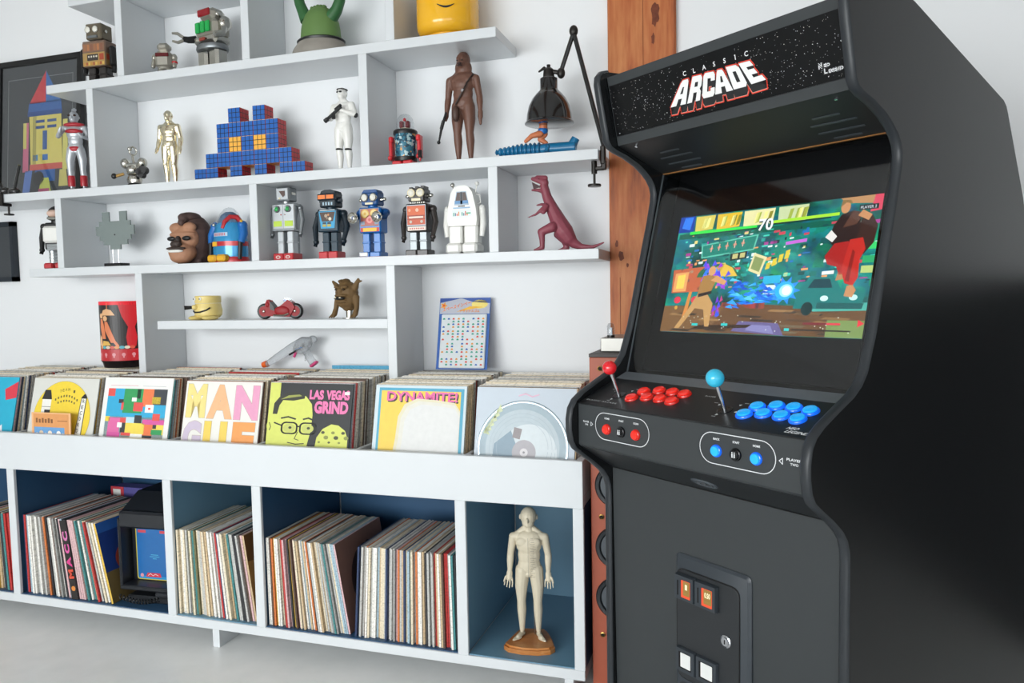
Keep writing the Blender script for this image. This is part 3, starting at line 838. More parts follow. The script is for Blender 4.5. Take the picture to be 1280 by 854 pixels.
# deck print
Dr = Matrix(((1, 0, 0), (0, -dn.x, dn.y), (0, -dn.y, -dn.x)))
def deck_art(art, name):
    # u along x, v up the deck
    dd = Vector((CB[0] - CA[0], CB[1] - CA[1])).normalized()
    R = Matrix(((1, 0, 0), (0, -dn.x, dd.x), (0, -dn.y, dd.y)))
    art.build(deck, name, PRINT, (0, CA[0] + dn.x * .0004, CA[1] + AZ + dn.y * .0004), R)
a = Art(.00005); a.text('CLASSIC ARCADE', .031, .0165, .0048, '#d8dcde', 1, .1, .0, space=1.3); deck_art(a, 'deck_title')
a = Art(.00005); a.text('PLAYER', .322, .098, .0045, '#c8ccce', 1, .027); deck_art(a, 'deck_word')
for x in (.104, .4045):
    for sx, sv, an in ((-.026, .017, 135), (.02, .026, 45), (-.005, -.021, 240), (.028, -.002, 330)):
        a = Art(.00005); cx, cv = x + sx, .0555 + sv
        a.poly([(cx + .0042 * math.cos(math.radians(an + t)), cv + .0042 * math.sin(math.radians(an + t))) for t in (0, 125, 235)], '#d8dcde', 1)
        cx, cv = x + sx * 1.45, .0555 + sv * 1.35
        a.rect(cx - .005, cv - .0007, cx + .005, cv + .0007, '#c8ccce', 1); deck_art(a, 'direction_mark')
a = Art(.00005); a.text('NEO', .563, .0215, .0085, '#e9ecee', 1, .022, .03, lambda x, y: (x + (y - .0215) * .5, y)); a.text('LEGEND', .566, .0095, .0085, '#e9ecee', 1, .046, .03, lambda x, y: (x + (y - .0095) * .5, y)); deck_art(a, 'deck_logo')
# front row: ovals, buttons and words
a = Art(.00005)
for cx, w_, cv, words in ((.1637, .168, .7535, ('HOME', 'START', 'COIN')), (.471, .172, .752, ('BACK', 'START', 'HOME'))):
    a.line([(cx + p[0], cv + p[1]) for p in rrect(w_, .061, .03, 8)], .0016, '#e9ecee', 1, True)
    for k, wd in enumerate(words):
        a.text(wd, cx + (k - 1) * .0455, cv + .0165, .0042, '#e9ecee', 1, .0155, .03, center=True)
a.text('PLAYER', .0375, .7545, .0042, '#e9ecee', 1, .02, .02); a.text('ONE', .044, .748, .0042, '#e9ecee', 1, .01, .02); a.line([(.0635, .7485), (.0635, .7575), (.0705, .753)], .0012, '#e9ecee', 1, True)
a.text('PLAYER', .579, .755, .0047, '#e9ecee', 1, .03, .03); a.text('TWO', .5865, .747, .0047, '#e9ecee', 1, .016, .03); a.line([(.571, .7465), (.571, .7575), (.564, .752)], .0014, '#e9ecee', 1, True)
a.build(frt, 'front_print', PRINT, (0, -.0003, AZ))
Rf = Matrix(((1, 0, 0), (0, 0, -1), (0, 1, 0)))
for cx, rim, cap in ((.1637, REDR, REDB), (.471, BLUR, BLUB)):
    for k in (-1, 1):
        button(frt, (cx + k * .0455, 0, .7475 + AZ), Rf, .0125, rim, cap)
    sb = button(frt, (cx, 0, .7475 + AZ), Rf, .0125, DARK, DARK); sb['label'] = 'black start button with a white two-figure mark'
    t = Art(.0001)
    n_fig = (-.0025, .0025)
    for fx in n_fig:
        t.rect(fx - .0015, -.005, fx + .0015, .0025, '#dfe3e5', 1); t.disc(fx, .0045, .0014, '#dfe3e5', 1, 8)
    t.build(sb, 'start_mark', PRINT, (cx, -.009, .7475 + AZ))
# round plate under the deck
UA, UB = (.109, .628), (.004, .694)
un = Vector((UB[1] - UA[1], -(UB[0] - UA[0]))).normalized()
q = on(UA, UB, .055, .0)
nf = Vector((-(UB[1] - UA[1]), (UB[0] - UA[0]))).normalized()
Ru = Matrix(((1, 0, 0), (0, nf.y, nf.x), (0, -nf.x, nf.y)))
pl = part(ar, 'connector_plate', mat('grey_plate_rim', '#4c5258', .35), turned([(0, 0), (.033, 0), (.033, .0015), (.03, .0025), (.028, .0015), (0, .0015)], (.344, q[0], q[1]), Ru @ Matrix(((1, 0, 0), (0, .62, 0), (0, 0, 1)))))
SOCK = mat('socket_grey', '#44484c', .4)
for k in (-1, 0, 1):
    part(pl, 'socket', SOCK, turned([(0, 0), (.0065, 0), (.0065, .003), (.005, .003), (.004, .0016), (0, .0016)], Vector((.344 + k * .016, q[0], q[1])), Ru, 14))

# lower front with coin door
LA, LB = (.119, FZ + .004), (.109, .626)
low = part(ar, 'lower_panel', BLACKM, slab(LA, LB, .016), smooth=0)
part(ar, 'shadow_gap', PITCH, slab((.111, .619), (.1085, .6275), .01, xi0, xi1), smooth=0)
def lowpt(x, z, out=0.0):
    t = (z - LA[1]) / (LB[1] - LA[1]); return (x, LA[0] + (LB[0] - LA[0]) * t - out, z + AZ)
def plate(parent, name, m_, x0, x1, z0, z1, th, r=.004, bev=.0, out=0.0, smooth=30):
    w_, h_ = x1 - x0, z1 - z0; cx, cz = (x0 + x1) / 2, (z0 + z1) / 2
    o1 = rrect(w_, h_, r, 4); o2 = rrect(w_ - 2 * bev, h_ - 2 * bev, max(r - bev * .5, .001), 4)
    y0 = lowpt(0, cz, out)[1]
    k = len(o1)
    v = [(cx + p[0], y0, cz + p[1] + AZ) for p in o1] + [(cx + p[0], y0 - th * .55, cz + p[1] + AZ) for p in o1] + [(cx + p[0], y0 - th, cz + p[1] + AZ) for p in o2]
    f = [tuple(range(k))] + [(a_ * k + i, a_ * k + (i + 1) % k, (a_ + 1) * k + (i + 1) % k, (a_ + 1) * k + i) for a_ in (0, 1) for i in range(k)] + [tuple(range(3 * k - 1, 2 * k - 1, -1))]
    return part(parent, name, m_, (v, f), smooth=smooth)
COIN = mat('black_painted_metal', '#33393f', .35, var=.04); COIND = mat('black_coin_door', '#26292c', .5, var=.04)
cd = plate(ar, 'coin_door', COIN, .2255, .427, .05, .470, .009, .012, .006); cd['label'] = 'black metal coin door with two slots and a steel lock'
plate(cd, 'recess', PITCH, .2305, .402, .185, .4385, .0008, .02, 0, .009)
plate(cd, 'door_leaf', COIND, .2325, .4, .187, .4365, .0022, .019, .001, .009)
plate(cd, 'recess', PITCH, .2305, .402, .055, .18, .0008, .02, 0, .009)
plate(cd, 'cash_leaf', COIND, .2325, .4, .057, .178, .0022, .019, .001, .009)
for k, (x0, x1, pr) in enumerate(((.2355, .2905, '1'), (.2925, .3505, '0.50'))):
    sb = plate(cd, 'coin_slot', COIN, x0, x1, .3705, .4285, .012, .003, .002, .011)
    plate(sb, 'slit', PITCH, x0 + .009, x0 + .013, .381, .415, .0004, .0015, 0, .023)
    w2 = plate(sb, 'price_window', mat('amber_lit_label', '#c8482a', .3, emis=.45), x0 + .021, x1 - .009, .379, .418, .0006, .001, 0, .023)
    plate(w2, 'label_card', mat('golden_lit_card', '#8a6c34', .4, emis=.3), x0 + .027, x1 - .010, .385, .417, .0004, .001, 0, .0236)
    t = Art(.0001); t.text(pr, (x0 + .027 + x1 - .010) / 2, .399, .012, '#fff4c8', 2, .006 if k == 0 else .015, .03, center=True); t.rect(x0 + .03, .393, x1 - .013, .3955, '#8a6a30', 1)
    yy = lowpt(0, .4, .0245)[1]
    t.build(w2, 'price_print', print_mat('lit_price_print', .4, 1.1), (0, yy, AZ))
    rb = plate(cd, 'reject_button', COIN, x0 - .001, x1 - .001, .203, .259, .010, .003, .002, .011)
    plate(rb, 'well', PITCH, x0 + .009, x1 - .011, .213, .25, .0004, .001, 0, .021)
    plate(rb, 'return_flap', mat('white_flap_plastic', '#dfe0de', .35), x0 + .015, x1 - .012, .2165, .249, .001, .001, 0, .0212)
p = lowpt(.3685, .3155, .011)
lk = part(cd, 'lock', STEEL, turned([(0, 0), (.0135, 0), (.0135, .003), (.011, .0045), (.0105, .003), (.009, .003), (.009, .006), (0, .0065)], p, Rf))
part(lk, 'keyhole', PITCH, box((p[0], p[1] - .0066, p[2]), (.0022, .0006, .009)))

# ---------------------------------------------------------------- toys on the shelves
Z1, Z2, Z3, Z4 = 1.898, 1.496, 1.194, .983
CHROME = mat('bright_chrome', '#c4c2ba', .14, 1.0, var=.05)
SILVER = mat('silver_tin', '#b3b7ba', .3, .75, var=.05)
SILVERD = mat('dark_silver_tin', '#84898c', .35, .7, var=.05)
RED = mat('red_plastic', '#c8202a', .3, coat=.3); REDTIN = mat('red_tin', '#b8242c', .28, .1, coat=.3)
NAVYT = mat('navy_tin', '#1d3442', .3, .1, coat=.3); NAVYD = mat('dark_navy_tin', '#17242e', .35)
BLUE = mat('blue_tin', '#1767b2', .28, .05, coat=.3); BLUED = mat('deep_blue_tin', '#114a85', .32)
BLK = mat('black_toy_plastic', '#1c1c1d', .35); BLKT = mat('brown_black_tin', '#2f2a28', .32, coat=.2)
WHT = mat('white_toy_plastic', '#e8e7e2', .35, coat=.2); CLEAR = thin_glass('clear_dome_plastic', '#f2f4f5')
ORANGE = mat('orange_tin', '#d8602a', .3); YEL = mat('yellow_tin', '#e0a823', .35, coat=.2); GREEN = mat('green_lens', '#2f9a4f', .2, emis=.05)
CREAM = mat('cream_plastic', '#efe4c4', .4)

def eye(parent, x, y, z, r, m1, m2, name='eye', rr=.62):
    e = part(parent, name, m1, lathe([(0, 0), (r, 0), (r, r * .35), (r * .85, r * .5), (r * rr, r * .4), (0, r * .35)], (x, y, z), 18, '-Y'))
    part(e, 'lens', m2, lathe([(0, r * .3), (r * rr, r * .42), (r * rr * .6, r * .62), (0, r * .7)], (x, y, z), 16, '-Y'))
    return e

def boxrobot(name, label, loc, dims, mats, rz=0, group='toy robots on the shelves'):
    """tin robot: two shoes, two legs, box trunk, neck, head"""
    r = thing(name, label, 'toy robot', loc, rz, group)
    fw, fd, fh = dims['foot']; lw, ld, lh, gap = dims['leg']; tw, td, th = dims['torso']; nk = dims['neck']; hw, hd, hh = dims['head']
    bf, bl, bt, bh = mats
    for s in (-1, 1):
        part(r, 'foot', bf, box((s * (fw / 2 + .0006), -.004, fh / 2), (fw, fd, fh), .003))
        x = s * (gap / 2 + lw / 2)
        part(r, 'leg', bl, bx(x - lw / 2, x + lw / 2, -ld / 2, ld / 2, fh * .9, fh + lh, .003), bx(x - lw * .56, x + lw * .56, -ld * .54, ld * .54, fh + lh * .45, fh + lh * .55, .002))
    z = fh + lh
    t = part(r, 'trunk', bt, bx(-tw / 2, tw / 2, -td / 2, td / 2, z, z + th, .004))
    part(r, 'neck', bl, cyl((0, 0, z + th - .002), (0, 0, z + th + nk + .003), hw * .28, n=14))
    zh = z + th + nk
    hd_ = part(r, 'head', bh, bx(-hw / 2, hw / 2, -hd / 2, hd / 2, zh, zh + hh, .004))
    return r, t, hd_, z, zh
def arm(root, m_, x, z, drop, fwd_=.0, r=.009, hand=True, spread=.008):
    s = 1 if x > 0 else -1
    e = (x + s * spread, -fwd_ * .4, z - drop * .5); h = (x + s * spread * .4, -.004 - fwd_, z - drop)
    a_ = part(root, 'arm', m_, ell((x, 0, z), r * 1.25, 14, 8), tube([(x, 0, z), e, h], [r, r * .95, r * .75], 10))
    if hand:
        part(a_, 'hand', m_, ell((h[0], h[1], h[2] - r * .5), r * .95, 10, 6), tube([(h[0], h[1] - r * .4, h[2] - r), (h[0], h[1] - r * 1.2, h[2] - r * 1.8)], r * .35, 6), tube([(h[0], h[1] + r * .4, h[2] - r), (h[0], h[1] - r * .1, h[2] - r * 2)], r * .35, 6))
    return a_

# --- third shelf row: silver robot with green dials
r, t, hd_, z, zh = boxrobot('tin_robot', 'silver tin robot with green chest dials and red feet', (-1.158, -.135, Z3),
    dict(foot=(.041, .062, .027), leg=(.026, .034, .080, .014), torso=(.096, .052, .098), neck=.008, head=(.058, .048, .050)), (REDTIN, SILVER, SILVER, SILVERD))
part(r, 'leg_back', SILVERD, bx(-.034, .034, .012, .024, .027, .107))
eye(t, -.024, -.026, z + .078, .0125, SILVERD, GREEN, 'dial'); eye(t, .021, -.026, z + .078, .0125, SILVERD, GREEN, 'dial')
for x in (-.023, .023): part(t, 'window', mat('lime_window', '#b9d44c', .3), bx(x - .017, x + .017, -.0272, -.0255, z + .016, z + .036, .0004))
part(t, 'seam', SILVERD, bx(-.0007, .0007, -.0266, -.0255, z, z + .098)); part(t, 'belt', SILVERD, bx(-.046, .046, -.0275, -.0255, z + .001, z + .009, .0005))
for x, c in ((-.008, '#b04a4a'), (.007, '#a88f8f')): part(t, 'knob', mat('knob_' + c[1:], c, .4), lathe([(0, 0), (.0025, 0), (.0022, .002), (0, .0025)], (x, -.026, z + .058), 10, '-Y'))
part(hd_, 'face_plate', SILVER, bx(-.024, .024, -.0275, -.0235, zh + .006, zh + .046, .001))
part(hd_, 'nose', mat('brown_shade_plastic', '#5d4a44', .3), prism([(-.012, zh + .036), (.012, zh + .036), (.012, zh + .02), (.004, zh + .014)], -.0295, -.027))
part(hd_, 'ear', CHROME, box((.0295, 0, zh + .028), (.003, .024, .01), .001)); part(hd_, 'ear', CHROME, box((-.0295, 0, zh + .028), (.003, .024, .01), .001))
part(hd_, 'chin_knob', CREAM, lathe([(0, 0), (.004, 0), (.003, .005), (0, .006)], (-.01, -.026, zh + .01), 10, '-Y'))
for s in (-1, 1): arm(r, SILVERD, s * .056, z + .082, .088, .004, .0085)
a = Art(.0002)
for x in (-.02, .02): a.disc(x, .013, .010, '#d9c9c2', 1, 14, .006); a.disc(x, .013, .006, '#c24a4a', 2, 12, .0035)
a.build(r, 'shoe_print', GLOSSY_PRINT, (0, -.0356, 0))

# navy robot with orange visor
r, t, hd_, z, zh = boxrobot('tin_robot', 'dark navy tin robot with orange eyes and cyan chest window', (-.976, -.135, Z3),
    dict(foot=(.037, .060, .027), leg=(.027, .032, .069, .006), torso=(.083, .055, .080), neck=.006, head=(.066, .050, .050)), (REDTIN, NAVYT, NAVYT, NAVYD))
part(hd_, 'brow', NAVYD, prism([(-.031, 0), (.031, 0), (.026, .012), (.012, .017), (-.012, .017), (-.026, .012)], -.022, .026)); hd_.children[-1].location = (0, 0, zh + .045)
ob = part(hd_, 'visor', NAVYD, bx(-.036, .036, -.035, -.022, zh + .024, zh + .046, .003))
for x in (-.0165, .0165): part(ob, 'lens', mat('orange_lens', '#e27a3a', .25, emis=.12), bx(x - .0145, x + .0145, -.037, -.0345, zh + .028, zh + .042, .0008))
a = Art(.0002)
for x in (-.016, -.005, .006, .017): a.rect(x - .003, 0, x + .003, .011, '#a9c4d4', 1)
a.build(hd_, 'grille', GLOSSY_PRINT, (0, -.0256, zh + .007))
for s in (-1, 1): part(hd_, 'ear', NAVYD, cyl((s * .033, 0, zh + .025), (s * .042, 0, zh + .025), .012, .009, 14))
a = Art(.0002); a.poly([(-.034, .072), (.034, .072), (.027, .012), (-.027, .012)], '#2f9fcf', 1); a.poly([(-.031, .069), (.031, .069), (.022, .036), (-.022, .036)], '#4a3428', 2)
a.disc(-.006, .056, .006, '#b3a08a', 3); a.disc(.01, .045, .006, '#e0d6c2', 3); a.disc(-.001, .047, .004, '#8a7a68', 3); a.disc(.004, .059, .004, '#c98c5a', 3)
for x in (-.0135, .0055): a.rect(x - .007, .018, x + .008, .026, '#b8a94a', 3); a.rect(x - .006, .027, x + .008, .0335, '#27343a', 3)
a.rect(-.03, .074, .03, .077, '#c8d4d8', 2)
a.build(t, 'chest_window', GLOSSY_PRINT, (0, -.0279, z))
for s in (-1, 1): arm(r, NAVYD, s * .05, z + .064, .092, .012, .011, True, .014)

# blue robot with chrome reflectors
r, t, hd_, z, zh = boxrobot('tin_robot', 'bright blue tin robot holding two chrome reflector discs', (-.814, -.13, Z3),
    dict(foot=(.040, .064, .020), leg=(.028, .034, .066, .014), torso=(.084, .054, .088), neck=.007, head=(.062, .054, .044)), (BLUE, BLUE, BLUE, BLUED))
part(hd_, 'crown', BLUED, prism([(-.031, 0), (.031, 0), (.022, .012), (-.022, .012)], -.022, .026)); hd_.children[-1].location = (0, 0, zh + .042)
for x in (-.0165, .0165): eye(hd_, x, -.026, zh + .026, .0145, CHROME, mat('pearl_lens', '#e6e4da', .25), rr=.75)
part(hd_, 'mouth', CREAM, bx(-.015, .015, -.030, -.026, zh + .002, zh + .009, .001))
for s in (-1, 1): part(hd_, 'ear_bulb', CHROME, cyl((s * .03, 0, zh + .02), (s * .042, 0, zh + .02), .008, .006, 12), ell((s * .046, 0, zh + .021), .007, 12, 8))
a = Art(.0002); a.rect(-.036, .022, .036, .084, '#7f8c9c', 1); a.rect(-.034, .024, .034, .082, '#b86a60', 2)
for x, y, c in ((-.017, .066, '#dcae4a'), (.017, .066, '#dcae4a'), (.0, .045, '#cf5f60')): a.disc(x, y, .0155, c, 3); a.disc(x, y, .012, '#ead08a' if c != '#cf5f60' else '#e59a92', 4); a.disc(x, y, .005, c, 5)
for x in (-.026, .026): a.rect(x - .007, .028, x + .007, .04, '#8da0b4', 3)
a.rect(-.036, .004, .036, .018, '#c83a34', 1); a.rect(-.026, .005, .026, .017, '#efc23c', 2)
a.build(t, 'chest_print', GLOSSY_PRINT, (0, -.0274, z))
for s in (-1, 1):
    x = s * .05
    ar_ = part(r, 'arm', BLUED, ell((x, 0, z + .07), .014, 14, 8), tube([(x, 0, z + .07), (x + s * .006, -.022, z + .052), (x - s * .004, -.055, z + .05)], [.011, .010, .008], 10))
    part(ar_, 'reflector', CHROME, lathe([(0, 0), (.006, 0), (.012, .004), (.019, .012), (.0195, .013), (.0185, .0135), (.012, .007), (.006, .005), (.004, .009), (0, .010)], (x - s * .004, -.05, z + .05), 20, '-Y'))
part(r, 'sole', REDTIN, bx(-.041, .041, -.037, .03, 0, .0035)); part(r, 'toe_cap', WHT, bx(-.038, -.006, -.0385, -.030, .0045, .0185, .002))

# black robot with orange chest
r, t, hd_, z, zh = boxrobot('tin_robot', 'brown-black tin robot with orange chest plate and round white eyes', (-.634, -.135, Z3),
    dict(foot=(.041, .062, .021), leg=(.029, .036, .062, .008), torso=(.080, .056, .094), neck=.006, head=(.060, .056, .044)), (BLKT, SILVERD, BLKT, BLKT))
for x in (-.0165, .0165): eye(hd_, x, -.027, zh + .029, .0142, CREAM, mat('white_lens', '#e9e6da', .25), rr=.75)
part(hd_, 'mouth', CREAM, bx(-.017, .017, -.0305, -.027, zh + .002, zh + .011, .001))
part(hd_, 'crest', BLKT, bx(-.028, -.018, -.02, .02, zh + .042, zh + .050), bx(-.006, .004, -.02, .02, zh + .042, zh + .052), bx(.014, .026, -.02, .02, zh + .042, zh + .053))
for s in (-1, 1): part(hd_, 'ear_bulb', CHROME, cyl((s * .029, 0, zh + .02), (s * .036, 0, zh + .02), .009, .009, 12), ell((s * .042, 0, zh + .022), (.010, .007, .007), 12, 8))
part(t, 'chest_frame', SILVERD, bx(-.036, .036, -.0305, -.027, z + .018, z + .090, .001))
a = Art(.0002); a.rect(-.033, .022, .033, .086, '#c8502a', 1); a.rect(-.031, .055, .031, .083, '#d9622e', 2); a.rect(-.026, .044, .026, .050, '#ead9cc', 3); a.disc(.004, .071, .006, '#e8b89a', 3); a.disc(-.024, .071, .005, '#e6a07a', 3)
a.rect(-.033, .051, .033, .053, '#7d2c18', 3); a.rect(-.033, .040, .033, .042, '#7d2c18', 3); a.disc(-.02, .032, .005, '#c8b8a8', 3); a.disc(.02, .032, .005, '#c8b8a8', 3)
a.build(t, 'chest_print', GLOSSY_PRINT, (0, -.0308, z))
a = Art(.0002); a.rect(-.033, .003, .033, .016, '#ead8cc', 1); [a.disc(-.024 + .008 * k, .0095, .0026, '#c8483a', 2, 10) for k in range(7)]
a.build(t, 'belt_print', GLOSSY_PRINT, (0, -.0284, z))
part(t, 'collar', CHROME, *[cyl((-.024 + .008 * k, -.018, z + .093), (-.024 + .008 * k, -.018, z + .100), .003, n=8) for k in range(7)])
part(r, 'sole', REDTIN, bx(-.042, .042, -.036, .028, 0, .003))
for s in (-1, 1): arm(r, BLKT, s * .05, z + .076, .090, .012, .0105, True, .010)

# white robot with antennae
r = thing('plastic_robot', 'white plastic robot with two ball-tipped antennae and clear face', 'toy robot', (-.473, -.125, Z3), 0, 'toy robots on the shelves')
for s in (-1, 1): part(r, 'foot', WHT, box((s * .0285, -.006, .020), (.054, .080, .036), .008)); part(r, 'leg', WHT, bx(s * .027 - .024, s * .027 + .024, -.025, .028, .034, .098, .006))
part(r, 'base', BLK, bx(-.052, .052, -.038, .036, 0, .004))
part(r, 'trunk', WHT, prism([(-.050, .095), (.050, .095), (.053, .118), (.05, .150), (.047, .165), (.038, .205), (.026, .222), (.012, .228), (-.012, .228), (-.026, .222), (-.038, .205), (-.047, .165), (-.05, .150), (-.053, .118)], -.03, .032), smooth=50)
a = Art(.0002); a.poly([(-.026, .163), (.026, .163), (.017, .208), (-.017, .208)], '#9fb4c8', 1); a.poly([(-.023, .168), (-.004, .168), (-.004, .205), (-.015, .205)], '#54423c', 2); a.poly([(.023, .168), (.004, .168), (.004, .205), (.015, .205)], '#54423c', 2)
a.rect(-.0035, .166, .0035, .206, '#20262c', 3); a.rect(-.024, .168, .024, .178, '#5b8fc0', 3); a.rect(-.012, .158, .012, .1615, '#22272c', 2); a.rect(-.03, .152, .03, .1565, '#8fb4d4', 1)
a.poly([(-.034, .148), (.034, .148), (.036, .128), (.018, .121), (-.018, .121), (-.034, .126)], '#dfeae8', 1)
for k in range(9): a.rect(-.03 + .006 * k, .128, -.0265 + .006 * k, .128 + rs.uniform(.006, .016), ['#2f8f7a', '#1f5f8a', '#d8503a', '#e08a3a', '#e8e8e2'][k % 5], 2)
a.rect(.016, .134, .032, .138, '#3fae7a', 3)
a.build(r, 'face_print', GLOSSY_PRINT, (0, -.0304, 0))
for s in (-1, 1):
    part(r, 'arm', WHT, ell((s * .062, 0, .152), (.011, .014, .014), 14, 8), tube([(s * .062, 0, .15), (s * .066, -.004, .10), (s * .062, -.008, .06)], [.0115, .011, .008], 12))
    an = part(r, 'antenna', CHROME, cyl((s * .036, .004, .205), (s * .044, .004, .232), .0018, n=8)); part(an, 'ball', WHT if s > 0 else CHROME, ell((s * .044, .004, .236), .0075, 14, 10))
part(r, 'ear_lever', WHT, tube([(.042, .002, .20), (.054, .002, .197), (.056, .002, .172), (.046, .002, .168)], .0022, 8))

# egg-bodied rocket robot
r = thing('rocket_robot', 'egg-shaped blue and red tin rocket robot with clear nose and yellow feet', 'toy robot', (-1.415, -.125, Z3), -6, 'toy robots on the shelves')
part(r, 'body', mat('sky_blue_tin', '#2a8fc4', .2, .2, coat=.5), lathe([(0, .004), (.066, .004), (.072, .03), (.071, .075), (.066, .115), (.058, .140), (.05, .150), (0, .15)], (0, 0, 0), 32, sy=.72))
part(r, 'belt', REDTIN, lathe([(.071, .062), (.0735, .062), (.0735, .079), (.071, .079)], (0, 0, 0), 32, sy=.72)); part(r, 'skirt', REDTIN, lathe([(.068, .0), (.0735, .0), (.0742, .012), (.071, .022)], (0, 0, 0), 32, sy=.72))
part(r, 'buckle', YEL, box((-.026, -.0515, .07), (.022, .005, .018), .002)); part(r, 'cockpit', mat('blue_grey_lattice', '#5d7694', .3, var=.6, scale=160), lathe([(.052, .128), (.047, .155), (.036, .178), (.018, .19), (0, .192)], (0, 0, 0), 28, sy=.72))
part(r, 'nose_dome', CLEAR, lathe([(.055, .135), (.05, .16), (.038, .186), (.02, .203), (.004, .208), (0, .208)], (0, 0, 0), 28, sy=.72))
part(r, 'arch', REDTIN, tube([(.006, -.042, .126), (.012, -.036, .152), (.026, -.022, .17), (.042, -.006, .168), (.054, .006, .145)], [.008, .009, .010, .011, .009], 10))
for x, y in ((-.04, -.046), (.014, -.056)): part(r, 'foot', YEL, box((x, y, .017), (.042, .03, .026), .006))
for s in (-1, 1):
    q = part(r, 'arm', BLUE, ell((s * .066, -.004, .138), .018, 14, 8), tube([(s * .066, -.004, .138), (s * .078, -.012, .105), (s * .072, -.022, .074)], [.017, .015, .012], 12)); part(q, 'blaster', BLK, cyl((s * .072, -.024, .078), (s * .070, -.030, .012), .009, .007, 12))
part(r, 'shoulder_bolt', YEL, ell((.07, -.014, .152), .006, 10, 6)); part(r, 'rivet', CHROME, ell((-.044, -.034, .142), .007, 10, 6))
a = Art(.0002); a.rect(-.04, .098, .03, .112, '#9fc4dc', 1); [a.rect(-.036 + .0075 * k, .100, -.031 + .0075 * k, .110, '#c0707a', 2) for k in range(8)]
a.build(r, 'name_band', GLOSSY_PRINT, (0, 0, 0), None, lambda p: (p[0], p[1] - .72 * math.sqrt(max(.0675 ** 2 - p[0] ** 2, 0)) - .001, p[2]))

# ape mask: thin paper shell
r = thing('ape_mask', 'brown ape face mask with bared teeth leaning on the shelf', 'mask', (-1.600, -.12, Z3), 0)
APE = mat('brown_ape_hair', '#4d3a36', .7, var=.2, scale=60, bump=.2); APES = mat('tan_ape_skin', '#a87a5e', .6, var=.2, scale=25)
sk = organic(r, 'shell', APE, [ell((0, .015, .100), (.080, .062, .094)), ell((0, .01, .04), (.07, .055, .04)), box((0, .02, .012), (.11, .08, .024), .006)], .004, 4)
organic(r, 'face', APES, [ell((0, -.028, .098), (.062, .036, .050)), ell((0, -.045, .045), (.056, .044, .038)), ell((0, -.040, .113), (.06, .026, .012)), ell((-.03, -.038, .138), (.03, .018, .02)), ell((.03, -.038, .138), (.03, .018, .02)), ell((0, -.052, .025), (.045, .035, .022))], .0035, 5)
part(r, 'nose', mat('dark_ape_skin', '#3b302c', .6, var=.2), ell((0, -.078, .074), (.024, .016, .014)), ell((0, -.066, .088), (.012, .012, .018)))
part(r, 'upper_lip', MATS['dark_ape_skin'], ell((0, -.080, .058), (.044, .014, .007)))
part(r, 'teeth', WHT, ell((0, -.084, .048), (.036, .010, .0065)))
for s in (-1, 1): part(r, 'eye_hole', BLK, ell((s * .034, -.062, .096), (.019, .008, .009)))
organic(r, 'hair_peak', APE, [ell((0, -.03, .175), (.022, .022, .02)), ell((0, -.045, .158), (.014, .012, .014)), ell((0, -.0, .18), (.045, .04, .02))], .0035, 4)

# grey acrylic pixel emblem on a stand (plain stand-in)
r = thing('acrylic_emblem', 'grey see-through pixel-cut acrylic emblem on a black block stand', 'ornament', (-1.965, -.115, Z3), -4)
ACR = thin_glass('smoky_acrylic', '#8d9795', .6, .15)
pat = ["..##...##..", "..##...##..", ".#########.", "###########", "###########", ".#########.", "..#######..", "....###...."]
g = .0186
vx = []
for j, row in enumerate(pat):
    i = 0
    while i < len(row):
        if row[i] == '#':
            k = i
            while k < len(row) and row[k] == '#': k += 1
            vx.append((i, k, len(pat) - 1 - j)); i = k
        else: i += 1
part(r, 'pixel_plate', mat('grey_acrylic_sheet', '#7f8987', .25, var=.04), *[bx((i - 5.5) * g, (k - 5.5) * g, -.003, .003, .072 + j * g, .072 + (j + 1) * g) for i, k, j in vx], smooth=0)
for x in (-.008, .022): part(r, 'rod', STEEL, cyl((x - .01, 0, .016), (x - .01, 0, .078), .0012, n=8))
part(r, 'base', BLK, box((0, 0, .0085), (.088, .045, .017), .001)); part(r, 'bolt', BLK, cyl((0, -.0045, .13), (0, .004, .13), .003, n=10))

# black and white spaceman robot half hidden by the upright
r = thing('spaceman_robot', 'black and white tin spaceman robot half hidden by the leftmost upright', 'toy robot', (-2.255, -.12, Z3), 14, 'toy robots on the shelves')
for s in (-1, 1): part(r, 'foot', REDTIN, box((s * .023, -.008, .013), (.04, .066, .026), .006)); part(r, 'leg', SILVER, *[cyl((s * .023, 0, .02 + .012 * k), (s * .023, 0, .03 + .012 * k), .017 - .001 * (k % 2), n=14) for k in range(5)])
part(r, 'trunk', BLK, bx(-.048, .048, -.022, .04, .078, .19, .008)); part(r, 'chest_screen', WHT, box((0, -.032, .14), (.078, .026, .066), .008)); part(r, 'coil', SILVER, *[cyl((-.028, -.026, .098 - .008 * k), (.028, -.026, .098 - .008 * k), .006, n=10) for k in range(3)])
part(r, 'head', BLK, ell((0, .004, .225), (.036, .036, .034)), cyl((0, 0, .185), (0, 0, .2), .022)); part(r, 'face', mat('pale_pink_plastic', '#d9b9a8', .4), ell((0, -.016, .226), (.028, .026, .016))); part(r, 'chin_guard', CHROME, ell((0, -.018, .206), (.028, .024, .010)))
for s in (-1, 1): arm(r, BLK, s * .058, .175, .09, .01, .011)

